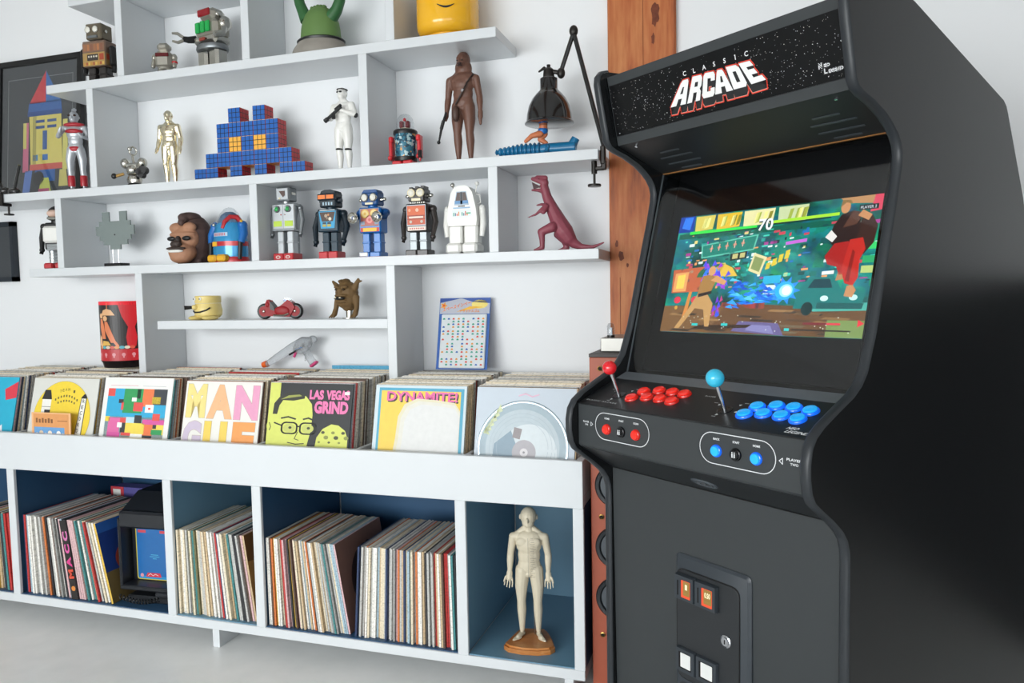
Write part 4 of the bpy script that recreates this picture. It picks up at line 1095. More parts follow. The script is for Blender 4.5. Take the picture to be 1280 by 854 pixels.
# toothy upright dinosaur: one skin
DINO = mat('maroon_rubber', '#8a4350', .45, var=.08, scale=50, bump=.05)
r = thing('toy_dinosaur', 'maroon rubber upright dinosaur with open jaws and long tail', 'toy dinosaur', (-.143, -.135, Z3), 0)
def dz(p): return ((p[0] - 663 - 36) * .00272, (p[2] if len(p) > 2 else 0.0), (313.5 - p[1]) * .00266)
def dl(*ps):     # chain of (px, py, y, radius)
    return [capsule(dz((a_[0], a_[1], a_[2])), dz((b_[0], b_[1], b_[2])), a_[3], b_[3]) for a_, b_ in zip(ps[:-1], ps[1:])]
sh_ = []
sh_ += dl((680, 233, 0, .014), (684, 248, 0, .016), (690, 262, 0, .021), (697, 277, 0, .027), (704, 290, 0, .031), (709, 298, .002, .026), (715, 304, .004, .017), (724, 309, .004, .0105), (737, 310, .002, .0065), (745, 307.5, 0, .0045), (751, 305, 0, .003))
sh_ += dl((681, 230, 0, .014), (672, 226, 0, .010), (666.5, 224.5, 0, .0065)) + dl((682, 224.5, 0, .009), (672, 223, 0, .007)) + dl((682, 240, 0, .012), (673, 238.5, 0, .006), (665.5, 238, 0, .0035))
sh_ += dl((692, 285, -.028, .017), (679, 290, -.03, .0125), (680, 300, -.03, .0095), (680, 309, -.03, .008), (673, 311.6, -.034, .0055), (671, 311.8, -.036, .004))
sh_ += dl((702, 291, .02, .021), (694, 292, .03, .015), (702, 301, .028, .011), (705, 309, .026, .009), (698, 311.6, .022, .0055), (695, 311.8, .02, .004))
sh_ += dl((683, 261, -.018, .010), (680, 263, -.028, .0065), (673, 269, -.032, .004), (667, 271, -.034, .0026)) + dl((681, 258, .012, .009), (676, 255, .016, .005), (670, 256, .014, .003)) + dl((684, 260, -.02, .011), (682, 266, -.03, .009))
for dx in (-2, 1): sh_ += dl((667, 271, -.034, .0024), (664 + dx, 272.5, -.034 - dx * .001, .0015))
organic(r, 'body', DINO, sh_, .0022, 4)
part(r, 'mouth', mat('dark_red_mouth', '#3a1218', .5), prism([dz((679, 235.5))[::2], dz((666, 228.5))[::2], dz((668, 237))[::2]], -.0075, .0075))
part(r, 'teeth', WHT, tube([dz((680, 234.5, -.009)), dz((674, 231.2, -.0085)), dz((667, 227.8, -.006))], .0011, 6), tube([dz((678, 236.6, -.0085)), dz((671, 236.4, -.006))], .0009, 6))
for s in (-1, 1): part(r, 'eye', BLK, ell(dz((675, 225.5, s * .0085)), .002, 8, 6))

# ---------------------------------------------------------------- second row
def humanoid(h, bulk=1.0, arms=None, feet_out=18, fingers=True, head=1.0, legx=.058):
    """list of shapes for a standing figure of height h, facing -y; arms: two lists shoulder-elbow-wrist-fingertip"""
    o = []
    def C(p, q, r0, r1): o.append(capsule(p, q, r0 * bulk, r1 * bulk, 12))
    o.append(ell((0, -.003, .932), (.053 * head, .066 * head, .068))); o.append(ell((0, -.028, .890), (.040 * head, .042 * head, .040)))
    o.append(ell((0, -.072 * head, .918), (.009, .014, .02))); o.append(ell((0, -.064, .882), (.018, .01, .007)))
    o.append(ell((0, -.058, .945), (.04, .012, .008)))
    for s in (-1, 1): o.append(ell((s * .055 * head, .006, .922), (.008, .014, .02)))
    C((0, .006, .90), (0, .006, .82), .031, .036)
    for s in (-1, 1): C((s * .012, .010, .85), (s * .085, .006, .795), .026, .022)
    o.append(ell((0, .0, .765), (.112 * bulk, .058 * bulk, .062))); o.append(ell((0, -.004, .715), (.098 * bulk, .064 * bulk, .085)))
    o.append(ell((0, 0, .635), (.086 * bulk, .056 * bulk, .11))); o.append(ell((0, .002, .56), (.088 * bulk, .058 * bulk, .085))); o.append(ell((0, -.004, .50), (.05 * bulk, .05 * bulk, .03)))
    for s in (-1, 1):
        o.append(ell((s * .045, -.042, .745), (.048 * bulk, .022, .036)))
        C((s * .05, 0, .52), (s * legx, -.002, .40), .056, .049); C((s * legx, -.002, .40), (s * legx, -.008, .285), .049, .034)
        C((s * legx, -.008, .285), (s * legx, .006, .215), .034, .036); C((s * legx, .006, .215), (s * legx, .01, .055), .036, .0195)
        t_ = math.radians(feet_out); ax, ay = s * legx, .012
        C((ax, ay + .012, .022), (ax + s * math.sin(t_) * .06, ay - math.cos(t_) * .06, .020), .021, .018)
        for k in range(5):
            u = (k - 2) * .010
            bx_, by_ = ax + s * math.sin(t_) * .06 + math.cos(t_) * u * s * -1, ay - math.cos(t_) * .06 - s * math.sin(t_) * u * -1 * s
            C((bx_, by_, .014), (bx_ + s * math.sin(t_) * .03, by_ - math.cos(t_) * (.032 - abs(k - 1) * .003), .011), .011, .008)
        a_ = arms[0 if s < 0 else 1] if arms else [(s * .125, .004, .785), (s * .15, .012, .635), (s * .165, -.008, .495), (s * .168, -.022, .395)]
        sh, el, wr, ft = [Vector(q) for q in a_]
        C((s * .06, .002, .785), sh, .034, .033); C(sh, el, .033, .026); C(el, el.lerp(wr, .35), .027, .027); C(el.lerp(wr, .35), wr, .027, .0165)
        d = (ft - wr); pm = wr + d * .42
        side = d.cross(Vector((0, -1, 0)))
        side = side.normalized() if side.length > 1e-4 else Vector((1, 0, 0))
        C(wr, pm, .019, .019); C(wr + side * .010, pm + side * .012, .013, .012); C(wr - side * .010, pm - side * .012, .013, .012)
        if fingers:
            for k in range(4):
                u = (k - 1.5) * .0155; l_ = (.52, .60, .57, .46)[k]
                p0 = pm + side * u; p1 = p0 + d * l_ * .55 + side * u * .25; p2 = p0 + d * l_ + side * u * .3 + Vector((0, -.010, 0))
                C(p0, p1, .0066, .006); C(p1, p2, .006, .005)
            th = side * (-s if side.x > 0 else s) * -1
            C(wr + d * .12, wr + d * .32 + side * .026 * (1 if side.x * s > 0 else -1) + Vector((0, -.010, 0)), .010, .0085)
            C(wr + d * .32 + side * .026 * (1 if side.x * s > 0 else -1) + Vector((0, -.010, 0)), wr + d * .60 + side * .034 * (1 if side.x * s > 0 else -1) + Vector((0, -.018, 0)), .0085, .0065)
        else:
            C(pm, ft, .019, .012)
    return [([(p[0] * h, p[1] * h, p[2] * h) for p in v_], f_) for v_, f_ in o]

# gold jointed android (plain stand-in)
GOLD = mat('pale_gold_chrome', '#ede3c6', .2, 1.0, var=.08)
r = thing('gold_figure', 'pale gold chromed humanoid robot doll standing on the second shelf', 'toy figure', (-1.672, -.125, Z2), 8)
organic(r, 'body', GOLD, humanoid(.285, 1.2, [[(-.125, .004, .785), (-.155, .012, .62), (-.17, -.02, .5), (-.178, -.05, .44)], [(.125, .004, .785), (.16, .012, .62), (.165, -.02, .5), (.168, -.04, .42)]], 8, False), .0022, 3)
part(r, 'waist_band', mat('dark_gold_joint', '#5a5348', .4, .6), lathe([(.024, .168), (.0255, .168), (.0255, .175), (.024, .175)], (0, 0, 0), 20, sy=.7))
for s in (-1, 1): part(r, 'knee_cap', GOLD, box((s * .0165, -.0105, .083), (.018, .006, .016), .003))

# white armoured doll with black carbine (plain stand-in)
r = thing('armoured_figure', 'white armoured toy soldier with round helmet holding a black carbine', 'toy figure', (-.928, -.115, Z2), -8)
organic(r, 'body', WHT, humanoid(.30, 1.22, [[(-.128, .0, .785), (-.165, -.03, .65), (-.08, -.10, .66), (-.02, -.11, .69)], [(.128, .0, .785), (.19, -.02, .66), (.08, -.10, .70), (.02, -.115, .735)]], 12, False, 1.05, .065), .0022, 3)
part(r, 'visor', BLK, box((0, -.0195, .281), (.022, .006, .006), .002)); part(r, 'helmet_rim', BLK, lathe([(.0175, .290), (.0185, .290), (.0185, .2925), (.0175, .2925)], (0, -.001, 0), 20, sy=1.15))
part(r, 'belt', mat('pale_grey_plastic', '#c5c9cc', .4), lathe([(.026, .165), (.0275, .165), (.0275, .174), (.026, .174)], (0, 0, 0), 20, sy=.72))
cb = part(r, 'carbine', BLK, tube([(-.045, -.036, .186), (.022, -.040, .222)], .0055, 8), box((-.012, -.038, .195), (.012, .01, .022), .002), cyl((-.052, -.036, .182), (-.040, -.036, .188), .008, n=10), box((.01, -.04, .222), (.03, .008, .008), .001, RY(-28)))
for x, z_ in ((-.017, .152), (.02, .152), (-.018, .086), (.021, .082)): part(r, 'joint', BLK, ell((x, -.004, z_), (.0125, .0145, .005)))
part(r, 'joint', BLK, ell((.058, -.006, .197), (.009, .009, .010)))

# dome-headed robot
r = thing('dome_robot', 'red and teal drum-bodied tin robot under a clear dome', 'toy robot', (-.682, -.13, Z2), 0, 'toy robots on the shelves')
for s in (-1, 1):
    part(r, 'foot', RED, box((s * .0195, -.006, .011), (.036, .06, .022), .004))
    q = part(r, 'arm', RED, box((s * .051, 0, .098), (.016, .03, .022), .004), bx(s * .053 - .0065, s * .053 + .0065, -.012, .012, .036, .1, .003), box((s * .053, -.006, .036), (.016, .028, .016), .004))
part(q, 'blaster', BLK, cyl((.062, -.022, .052), (.064, -.026, .026), .007, n=12)); part(q, 'blaster_tip', REDTIN, cyl((.064, -.026, .026), (.0645, -.027, .016), .005, .003, 12))
part(r, 'lower_band', BLK, lathe([(0, .021), (.037, .021), (.0385, .026), (.0385, .036), (0, .036)], (0, 0, 0), 28)); part(r, 'upper_band', BLK, lathe([(0, .112), (.041, .112), (.042, .116), (.041, .124), (.036, .128), (0, .128)], (0, 0, 0), 28))
def tealprint():
    M = mat('teal_circuit_tin', '#2d6474', .25, .2, coat=.4); nt = M.node_tree; b = nt.nodes['Principled BSDF']
    tc = nt.nodes.new('ShaderNodeTexCoord'); vo = nt.nodes.new('ShaderNodeTexVoronoi'); vo.inputs['Scale'].default_value = 110; vo.distance = 'CHEBYCHEV'
    nt.links.new(tc.outputs['Object'], vo.inputs['Vector']); cr = nt.nodes.new('ShaderNodeValToRGB'); E_ = cr.color_ramp.elements
    cr.color_ramp.interpolation = 'CONSTANT'
    E_[0].color = H('#2b6a80') + (1,); E_[1].position = .76; E_[1].color = H('#b98a4a') + (1,); e = E_.new(.45); e.color = H('#1c4456') + (1,); e = E_.new(.86); e.color = H('#a9c4c8') + (1,)
    sp_ = nt.nodes.new('ShaderNodeSeparateColor'); nt.links.new(vo.outputs['Color'], sp_.inputs[0]); nt.links.new(sp_.outputs[0], cr.inputs[0]); nt.links.new(cr.outputs[0], b.inputs['Base Color'])
    return M
part(r, 'drum', tealprint(), lathe([(0, .036), (.037, .036), (.038, .05), (.038, .112), (0, .112)], (0, 0, 0), 28))
part(r, 'dome', CLEAR, lathe([(.031, .127), (.031, .150), (.027, .166), (.018, .178), (.006, .183), (0, .1835)], (0, 0, 0), 24))
bz = part(r, 'brain', CREAM, lathe([(0, .127), (.022, .127), (.02, .133), (.012, .135), (0, .135)], (0, 0, 0), 16))
for s in (-1, 1): part(bz, 'bulb', mat('dark_red_bulb', '#6e1f28', .3, emis=.03), bx(s * .011 - .007, s * .011 + .007, -.012, .006, .135, .158, .003))
part(bz, 'lamp', RED, ell((0, -.004, .163), .006, 10, 8))

# brown shaggy doll with a shoulder strap and black staff (plain stand-in)
BRN = mat('brown_vinyl', '#6b4a3d', .45, var=.12, scale=60, bump=.1)
r = thing('ape_man_figure', 'tall brown vinyl ape-man doll with a shoulder strap and black staff', 'toy figure', (-.474, -.115, Z2), -2)
hh = humanoid(.368, 1.12, [[(-.128, .0, .76), (-.15, .004, .60), (-.16, -.02, .46), (-.15, -.06, .40)], [(.128, .0, .76), (.158, .006, .60), (.17, -.01, .46), (.172, -.02, .35)]], 6, False, 1.0, .06)
hh += [ell((0, .010, .345), (.023, .026, .03)), ell((0, .008, .318), (.030, .024, .032))]
organic(r, 'body', BRN, hh, .0026, 4)
part(r, 'muzzle', mat('dark_brown_vinyl', '#3a2a28', .5), ell((0, -.026, .327), (.008, .006, .004)), ell((0, -.024, .321), (.011, .005, .0025)))
for s in (-1, 1): part(r, 'eye', BLK, ell((s * .0085, -.0245, .338), (.0035, .002, .002)))
st = [(.042, -.012, .292), (.026, -.028, .262), (.006, -.030, .226), (-.018, -.024, .196)]
sb = part(r, 'strap', mat('dark_leather', '#2f2522', .5), tube(st, .0048, 8, flat=.5))
part(sb, 'buckle', STEEL, box((.012, -.0345, .236), (.010, .003, .010), .001, RY(30)))
part(r, 'pouch', mat('brown_pouch', '#4a342c', .5), ell((-.016, -.030, .165), (.013, .012, .027)))
part(r, 'staff', BLK, tube([(-.050, -.030, .172), (-.064, -.036, .125), (-.074, -.040, .075)], [.0035, .005, .003], 8), box((-.062, -.036, .130), (.010, .010, .03), .002, RY(18)), ell((-.075, -.04, .073), .006))

# blue screw-shaped toy with a swimmer's legs
r = thing('screw_toy', 'blue ribbed screw-shaped toy ridden by a small bent figure under the lamp', 'toy', (-.212, -.150, Z2), 3)
CY = mat('petrol_blue_plastic', '#1b6f9c', .35, coat=.2)
pf = [(.0, -.140), (.004, -.138), (.0095, -.134), (.005, -.128)]
for k in range(10):
    x = -.126 + .0142 * k; rr = .014 + .009 * min(1, k / 5); pf += [(rr * .72, x), (rr, x + .0045), (rr, x + .008), (rr * .72, x + .0125)]
pf += [(.0175, .018), (.0185, .05), (.019, .125), (.016, .128), (0, .128)]
part(r, 'screw', CY, lathe(pf, (0, 0, .0236), 20, 'X')); part(r, 'tail_fin', CY, tube([(.112, 0, .026), (.12, 0, .040), (.127, 0, .052)], [.016, .014, .013], 14))
part(r, 'saddle', CY, tube([(.044, 0, .036), (.040, -.016, .028), (.034, -.021, .012)], .007, 8))
fg = part(r, 'rider', mat('tan_flesh_plastic', '#cf7a52', .45), *[capsule((.014, -.008, .072), (-.012, -.014, .066), .011, .008), capsule((-.012, -.014, .066), (-.032, -.016, .050), .008, .006), capsule((.024, .006, .074), (.010, .010, .058), .012, .009), capsule((.010, .010, .058), (.028, .012, .046), .009, .007), capsule((.022, 0, .09), (.024, 0, .118), .014, .013), ell((.024, 0, .137), .011)])
part(fg, 'shorts', BLUE, ell((.021, 0, .082), (.017, .016, .013)))

# red and silver costumed figure, at the left of the row (plain stand-in)
r = thing('masked_figure', 'red and silver crouching toy wrestler in front of the framed print', 'toy figure', (-2.105, -.15, Z2), 22)
SLV = mat('silver_vinyl', '#b9bdc2', .3, .4, var=.05)
organic(r, 'body', SLV, humanoid(.315, 1.02, [[(-.128, -.01, .79), (-.175, -.06, .68), (-.13, -.12, .72), (-.10, -.14, .78)], [(.128, -.01, .79), (.18, -.03, .66), (.14, -.12, .66), (.11, -.15, .70)]], 14, False, 1.02, .075), .0024, 3)
REDV = mat('red_vinyl', '#b02430', .35, coat=.2)
part(r, 'chest_panel', REDV, ell((0, -.0075, .235), (.034, .0185, .012)), ell((0, -.004, .262), (.041, .0165, .009)))
part(r, 'trunks', REDV, ell((0, .001, .168), (.030, .0215, .018)))
for s in (-1, 1): part(r, 'boot', REDV, lathe([(.0126, .022), (.0135, .03), (.0132, .06), (.0122, .064)], (s * .0236, .003, 0), 14)); part(r, 'eye', mat('dark_amber_lens', '#3a2318', .2), ell((s * .010, -.0185, .296), (.006, .004, .004)))
part(r, 'crest', SLV, prism([(-.018, .305), (.014, .318), (.02, .326), (.004, .329), (-.012, .322)], -.002, .002, 'X'))

# small chrome robot with black wheels
r = thing('chrome_rover', 'small chrome antenna robot on black rubber wheels', 'toy robot', (-1.842, -.13, Z2), 10, 'toy robots on the shelves')
part(r, 'base', BLK, lathe([(0, 0), (.04, 0), (.036, .008), (.026, .018), (0, .02)], (0, 0, 0), 20, sy=.7)); part(r, 'drum', CHROME, lathe([(0, .018), (.026, .02), (.030, .034), (.026, .046), (0, .05)], (0, 0, 0), 20, sy=.8))
part(r, 'trunk', CHROME, box((0, 0, .074), (.056, .036, .048), .008), ell((0, -.018, .07), (.02, .012, .018)))
for s in (-1, 1): part(r, 'shoulder', CHROME, ell((s * .036, 0, .098), (.018, .018, .020)))
part(r, 'neck', CHROME, cyl((0, 0, .098), (-.004, 0, .128), .005, n=10)); part(r, 'ring_head', CHROME, tube([(-.002 + .015 * math.cos(t_), -.003 * math.sin(t_), .145 + .015 * math.sin(t_)) for t_ in [2 * PI * k / 18 for k in range(18)]], .0035, 8, closed=True), ell((-.01, -.006, .152), .009))
ga = part(r, 'arm', mat('brass_rod', '#b9955a', .3, .8), cyl((-.03, -.02, .055), (-.058, -.03, .046), .006, n=10)); part(ga, 'claw', BLK, ell((-.064, -.032, .046), (.011, .008, .011)))
for x, z_, q in ((.036, .060, .013), (.052, .066, .016), (.044, .048, .012)): part(r, 'wheel', BLK, cyl((x, -.03, z_), (x, -.008, z_), q, n=18))

# puzzle cubes stacked in steps
CB_ = .0525
CUBEB = mat('black_cube_plastic', '#15171a', .35); STB = mat('blue_sticker', '#1c5fb0', .35); STR = mat('red_sticker', '#b5262e', .35); STY = mat('amber_sticker', '#eeb045', .35); STO = mat('orange_sticker', '#d9822e', .35); STW = mat('white_sticker', '#e6e6e2', .4)
def cube_meshes():
    body = mesh_of('cube_body', [box((0, 0, CB_ / 2), (CB_ - .0006,) * 3, .0015)], 0); body.materials.append(CUBEB)
    out = []
    t_ = CB_ / 3
    def face(ax, sg):
        sh = []
        for i in (-1, 0, 1):
            for j in (-1, 0, 1):
                c = [0, 0, 0]; s = [t_ - .0024] * 3; o1, o2 = [k for k in range(3) if k != ax]
                c[ax] = sg * (CB_ / 2 - .0002); c[o1] = i * t_; c[o2] = j * t_; s[ax] = .0006
                sh.append(box((c[0], c[1], c[2] + CB_ / 2), s))
        return mesh_of('stickers', sh, 0)
    return body, [face(1, -1), face(0, 1), face(2, -1), face(2, 1), face(0, -1)]
cb_body, cb_faces = cube_meshes()
def fmesh(i, m_):
    k = (i, m_.name)
    if k not in _FM:
        me = cb_faces[i].copy(); me.materials.append(m_); _FM[k] = me
    return _FM[k]
_FM = {}
rows = [(0, [0, 1, 3, 5, 7, 8]), (1, list(range(1, 8))), (2, list(range(2, 7))), (3, list(range(2, 7))), (4, [3, 5])]
ords = ['first', 'second', 'third', 'fourth', 'fifth', 'sixth', 'seventh']
rown = ['bottom row', 'second lowest row', 'middle row', 'second highest row', 'top row']
for rw, cells in rows:
    for n_, c in enumerate(cells):
        amber = rw == 2 and c in (3, 5)
        lb = '%s puzzle cube, %s from left, %s of the stepped stack' % ('amber-faced' if amber else 'blue-faced', ords[n_], rown[rw])
        o = thing('puzzle_cube', lb, 'puzzle cube', (-1.5235 + (c) * (CB_ + .0006), -.115, Z2 + rw * (CB_ + .0004)), 0, 'puzzle cubes stacked on the second shelf')
        link('cube_body', cb_body, CUBEB, o)
        for i, m_ in enumerate((STY if amber else STB, STR, STO, STW, STO)):
            link('stickers', fmesh(i, m_), m_, o)

# ---------------------------------------------------------------- top row
r, t, hd_, z, zh = boxrobot('tin_robot', 'worn brown tin robot with yellow chest print at the end of the top shelf', (-1.985, -.125, Z1),
    dict(foot=(.042, .07, .018), leg=(.033, .04, .055, .016), torso=(.105, .065, .098), neck=.006, head=(.072, .06, .060)), (BLKT, BLKT, mat('rusty_tin', '#7a6558', .4, .3, var=.3, scale=30), mat('worn_bronze_tin', '#6f6656', .35, .4, var=.3, scale=30)), 4)
for x in (-.022, .012): eye(hd_, x, -.029, zh + .036, .0135, CHROME, MATS['pearl_lens'], rr=.8)
part(hd_, 'side_lamp', CHROME, cyl((.034, -.012, zh + .03), (.044, -.012, zh + .03), .006, n=10)); part(hd_, 'jaw', SILVERD, bx(-.026, .020, -.034, -.028, zh + .004, zh + .014, .002))
a = Art(.0002); a.rect(-.05, .002, .05, .052, '#b08f56', 1); a.rect(-.05, .056, .05, .088, '#8a6650', 1)
for k in range(6): a.rect(-.044 + .015 * k, .06, -.033 + .015 * k, .084, ['#a06a4a', '#b5764c', '#8a5a46'][k % 3], 2)
a.rect(-.03, .022, .02, .046, '#38322e', 2)
for k in range(4): a.disc(-.022 + .0115 * k, .037, .004, '#d8d2c4', 3, 10)
for k in range(9): a.rect(-.046 + .0105 * k, .005, -.038 + .0105 * k, .016, ['#c08a3c', '#a8522e', '#d8b458'][k % 3], 2)
a.rect(.026, .022, .046, .046, '#a8482e', 2)
a.build(t, 'chest_print', GLOSSY_PRINT, (0, -.0329, z))
a = Art(.0002); a.rect(-.03, .004, .03, .05, '#9a7a4a', 1); a.rect(-.026, .024, .02, .046, '#b5432e', 2); a.disc(-.006, .034, .007, '#d8a24a', 3, 10)
a.build(t, 'side_print', GLOSSY_PRINT, (.0529, 0, z), RZ(90))
for s in (-1, 1): part(r, 'arm', BLK, bx(s * .066 - .013, s * .066 + .013, -.02, .022, z + .0, z + .078, .008), cyl((s * .066, -.006, z - .02), (s * .066, 0, z + .01), .009, n=10))

r = thing('tin_robot', 'tiny silver robot with dark red visor on the top shelf', 'toy robot', (-1.672, -.13, Z1), 18, 'toy robots on the shelves')
SV2 = mat('warm_silver_plastic', '#a9a69c', .3, .6, var=.08)
for s in (-1, 1): part(r, 'leg', SV2, cyl((s * .015, 0, 0), (s * .015, 0, .036), .0145, .012, 14)); part(r, 'arm', SV2, ell((s * .037, 0, .078), (.010, .013, .014)), capsule((s * .038, 0, .075), (s * .040, -.01, .044), .009, .008))
part(r, 'trunk', SV2, box((0, 0, .068), (.062, .046, .066), .012), cyl((0, 0, .032), (0, 0, .04), .026)); part(r, 'visor', mat('dark_red_visor', '#5a1418', .2), box((0, -.024, .083), (.05, .006, .014), .002)); part(r, 'head', SV2, box((0, 0, .115), (.046, .04, .030), .010))
part(r, 'cuff', RED, lathe([(.0088, .055), (.0105, .055), (.0105, .062), (.0088, .062)], (.039, -.004, 0), 12))

r = thing('chrome_robot', 'chrome robot with red visor, green chest and outstretched claw', 'toy robot', (-1.458, -.125, Z1), -12, 'toy robots on the shelves')
for s in (-1, 1): part(r, 'leg', CHROME, box((s * .030, 0, .046), (.05, .056, .076), .010)); part(r, 'foot', SV2, box((s * .031, -.008, .006), (.056, .082, .012), .003))
part(r, 'waist', SILVERD, lathe([(0, .078), (.064, .078), (.067, .084), (.064, .096), (0, .098)], (0, 0, 0), 26, sy=.75)); part(r, 'belly', CHROME, box((0, 0, .115), (.125, .080, .04), .014))
ct = part(r, 'chest', SV2, box((0, .004, .155), (.118, .076, .062), .014))
part(ct, 'green_panel', mat('bright_green_plastic', '#1f9e4c', .25, emis=.04), *[bx(-.04 + .027 * k, -.018 + .027 * k, -.044, -.034, .138, .176 + .002 * (k % 2), .003) for k in range(3)]); part(ct, 'red_strip', mat('brick_strip', '#8a3a30', .4), box((.0, -.044, .112), (.03, .006, .012), .002))
part(ct, 'shoulder', CHROME, ell((.07, .004, .168), (.018, .026, .026)), ell((-.066, .004, .168), (.014, .022, .022)))
hd_ = part(r, 'head', SV2, box((0, .006, .206), (.082, .070, .048), .016)); part(hd_, 'visor', mat('deep_red_visor', '#8c1520', .2, emis=.03), box((-.004, -.03, .212), (.064, .010, .026), .004)); part(hd_, 'ear', CHROME, ell((.043, .004, .206), (.008, .018, .012)))
q = part(r, 'arm', BLK, tube([(-.062, -.02, .128), (-.076, -.045, .122), (-.082, -.062, .122)], [.014, .012, .010], 12))
for dz_ in (-1, 1): part(q, 'claw', SV2, tube([(-.082, -.062, .122 + dz_ * .006), (-.09, -.078, .122 + dz_ * .016), (-.098, -.096, .122 + dz_ * .014)], [.006, .006, .004], 8))
q = part(r, 'arm', CHROME, tube([(.07, -.004, .15), (.082, -.02, .125), (.074, -.05, .115)], [.014, .013, .010], 12))

# green horned dome on a stone-coloured foot
r = thing('green_creature', 'green dome-bodied ornament with two raised arms on a grey stone foot', 'ornament', (-.998, -.128, Z1), 0)
GR = mat('moss_green_rubber', '#5f7f45', .5, var=.12, scale=12); GRD = mat('bottle_green_rubber', '#2f6135', .4, var=.1)
part(r, 'foot', mat('grey_stone', '#8f8a82', .7, var=.2, scale=25, bump=.2), lathe([(0, 0), (.104, .0), (.108, .012), (.102, .028), (.088, .046), (.082, .056), (0, .056)], (0, 0, 0), 36, sy=.8))
part(r, 'rim', BLK, lathe([(.076, .052), (.086, .052), (.088, .058), (.083, .062), (.074, .061)], (0, 0, 0), 36, sy=.8)); part(r, 'dome', GR, lathe([(0, .055), (.073, .056), (.074, .07), (.071, .1), (.066, .125), (.056, .148), (.042, .165), (.022, .176), (.0, .179)], (0, 0, 0), 36, sy=.8))
part(r, 'crown', GR, *[ell((.012 * k, -.01, .177 - .002 * abs(k)), (.007, .012, .006)) for k in (-2, -1, 0, 1, 2)])
for s, ps in ((-1, [(-.048, -.01, .135), (-.060, -.012, .165), (-.073, -.012, .195), (-.082, -.01, .235), (-.074, -.01, .262)]), (1, [(.048, -.01, .132), (.072, -.012, .155), (.086, -.012, .185), (.090, -.01, .225), (.078, -.01, .258)])): part(r, 'arm', GRD, tube(ps, [.024, .020, .018, .018, .013], 14))

# yellow head-shaped storage jar
r = thing('head_jar', 'big glossy yellow barrel-shaped storage jar with a black smile', 'storage jar', (-.522, -.115, Z1), 12)
LY = mat('glossy_yellow_plastic', '#eeb321', .18, var=.02, coat=.5)
part(r, 'neck_base', LY, lathe([(0, 0), (.070, 0), (.071, .004), (.071, .018), (0, .018)], (0, 0, 0), 40)); part(r, 'body', LY, lathe([(0, .016), (.078, .017), (.092, .024), (.101, .036), (.104, .05), (.104, .176), (.100, .192), (.088, .205), (.07, .211), (0, .213)], (0, 0, 0), 44)); part(r, 'lid_knob', LY, lathe([(0, .21), (.05, .21), (.05, .24), (.047, .243), (0, .243)], (0, 0, 0), 32))
a = Art(.0002)
def onjar(p): return (p[0], -math.sqrt(max(.1045 ** 2 - p[0] ** 2, 0)) - .0003, p[2])
cv = [(-.028 + .0056 * k, .094 - .010 * math.sin(PI * k / 10)) for k in range(11)]
for k in range(10):
    w0 = .0012 + .0022 * math.sin(PI * k / 10); w1 = .0012 + .0022 * math.sin(PI * (k + 1) / 10)
    a.poly([(cv[k][0], cv[k][1] - w0), (cv[k + 1][0], cv[k + 1][1] - w1), (cv[k + 1][0], cv[k + 1][1] + w1), (cv[k][0], cv[k][1] + w0)], '#141210', 0)
a.build(r, 'smile', PRINT, (0, 0, 0), RZ(6), onjar)

# ---------------------------------------------------------------- narrow shelf
r = thing('wind_up_can', 'pale yellow round wind-up toy with a face and black key', 'toy', (-1.528, -.125, Z4), -4)
PY = mat('pale_yellow_plastic', '#e3cc7f', .4, coat=.2)
part(r, 'body', PY, lathe([(0, .008), (.040, .008), (.049, .018), (.051, .035), (.048, .05), (.046, .062), (0, .062)], (0, 0, 0), 30)); part(r, 'cap', PY, lathe([(0, .063), (.046, .063), (.0475, .066), (.0475, .088), (.045, .091), (0, .092)], (0, 0, 0), 30))
for s in (-1, 1): part(r, 'foot', PY, ell((s * .032, -.026, .008), (.028, .034, .010))); q = part(r, 'eye', WHT, ell((s * .014 - .008, -.0455, .080), (.006, .004, .007))); part(q, 'pupil', BLK, ell((s * .014 - .009, -.049, .079), (.0025, .002, .003)))
part(r, 'nose', PY, ell((-.02, -.048, .048), (.014, .012, .010))); part(r, 'pipe', BLK, cyl((-.026, -.056, .048), (-.044, -.075, .047), .006, .008, 12))
part(r, 'mouth', BLK, tube([(-.034, -.040, .034), (-.018, -.051, .029), (.008, -.052, .030), (.03, -.042, .037), (.04, -.033, .046)], .003, 8))

r = thing('toy_motorcycle', 'low red futuristic toy motorcycle with black tyres on the narrow shelf', 'toy motorcycle', (-1.208, -.125, Z4), 8)
MR = mat('metallic_red', '#96161f', .5, .0)
for x, q in ((-.062, .029), (.060, .029)):
    wh = part(r, 'wheel', BLK, tube([(x + (q - .008) * math.cos(t_), 0, q + (q - .008) * math.sin(t_)) for t_ in [2 * PI * k / 24 for k in range(24)]], .0085, 10, closed=True)); part(wh, 'hub', MR, cyl((x, -.009, q), (x, .009, q), .019, n=22)); part(wh, 'cap', CHROME, ell((x, -.009, q), (.006, .004, .006)))
part(r, 'fairing', MR, prism([(-.05, .012), (.04, .008), (.052, .026), (.062, .044), (.05, .062), (.034, .07), (.016, .056), (-.006, .04), (-.02, .036), (-.03, .05), (-.036, .068), (-.046, .072), (-.052, .06), (-.056, .04)], -.014, .014), smooth=40); part(r, 'side_pod', MR, ell((.012, -.014, .03), (.03, .007, .018)), ell((.012, .014, .03), (.03, .007, .018)), ell((-.044, 0, .055), (.012, .018, .018)))
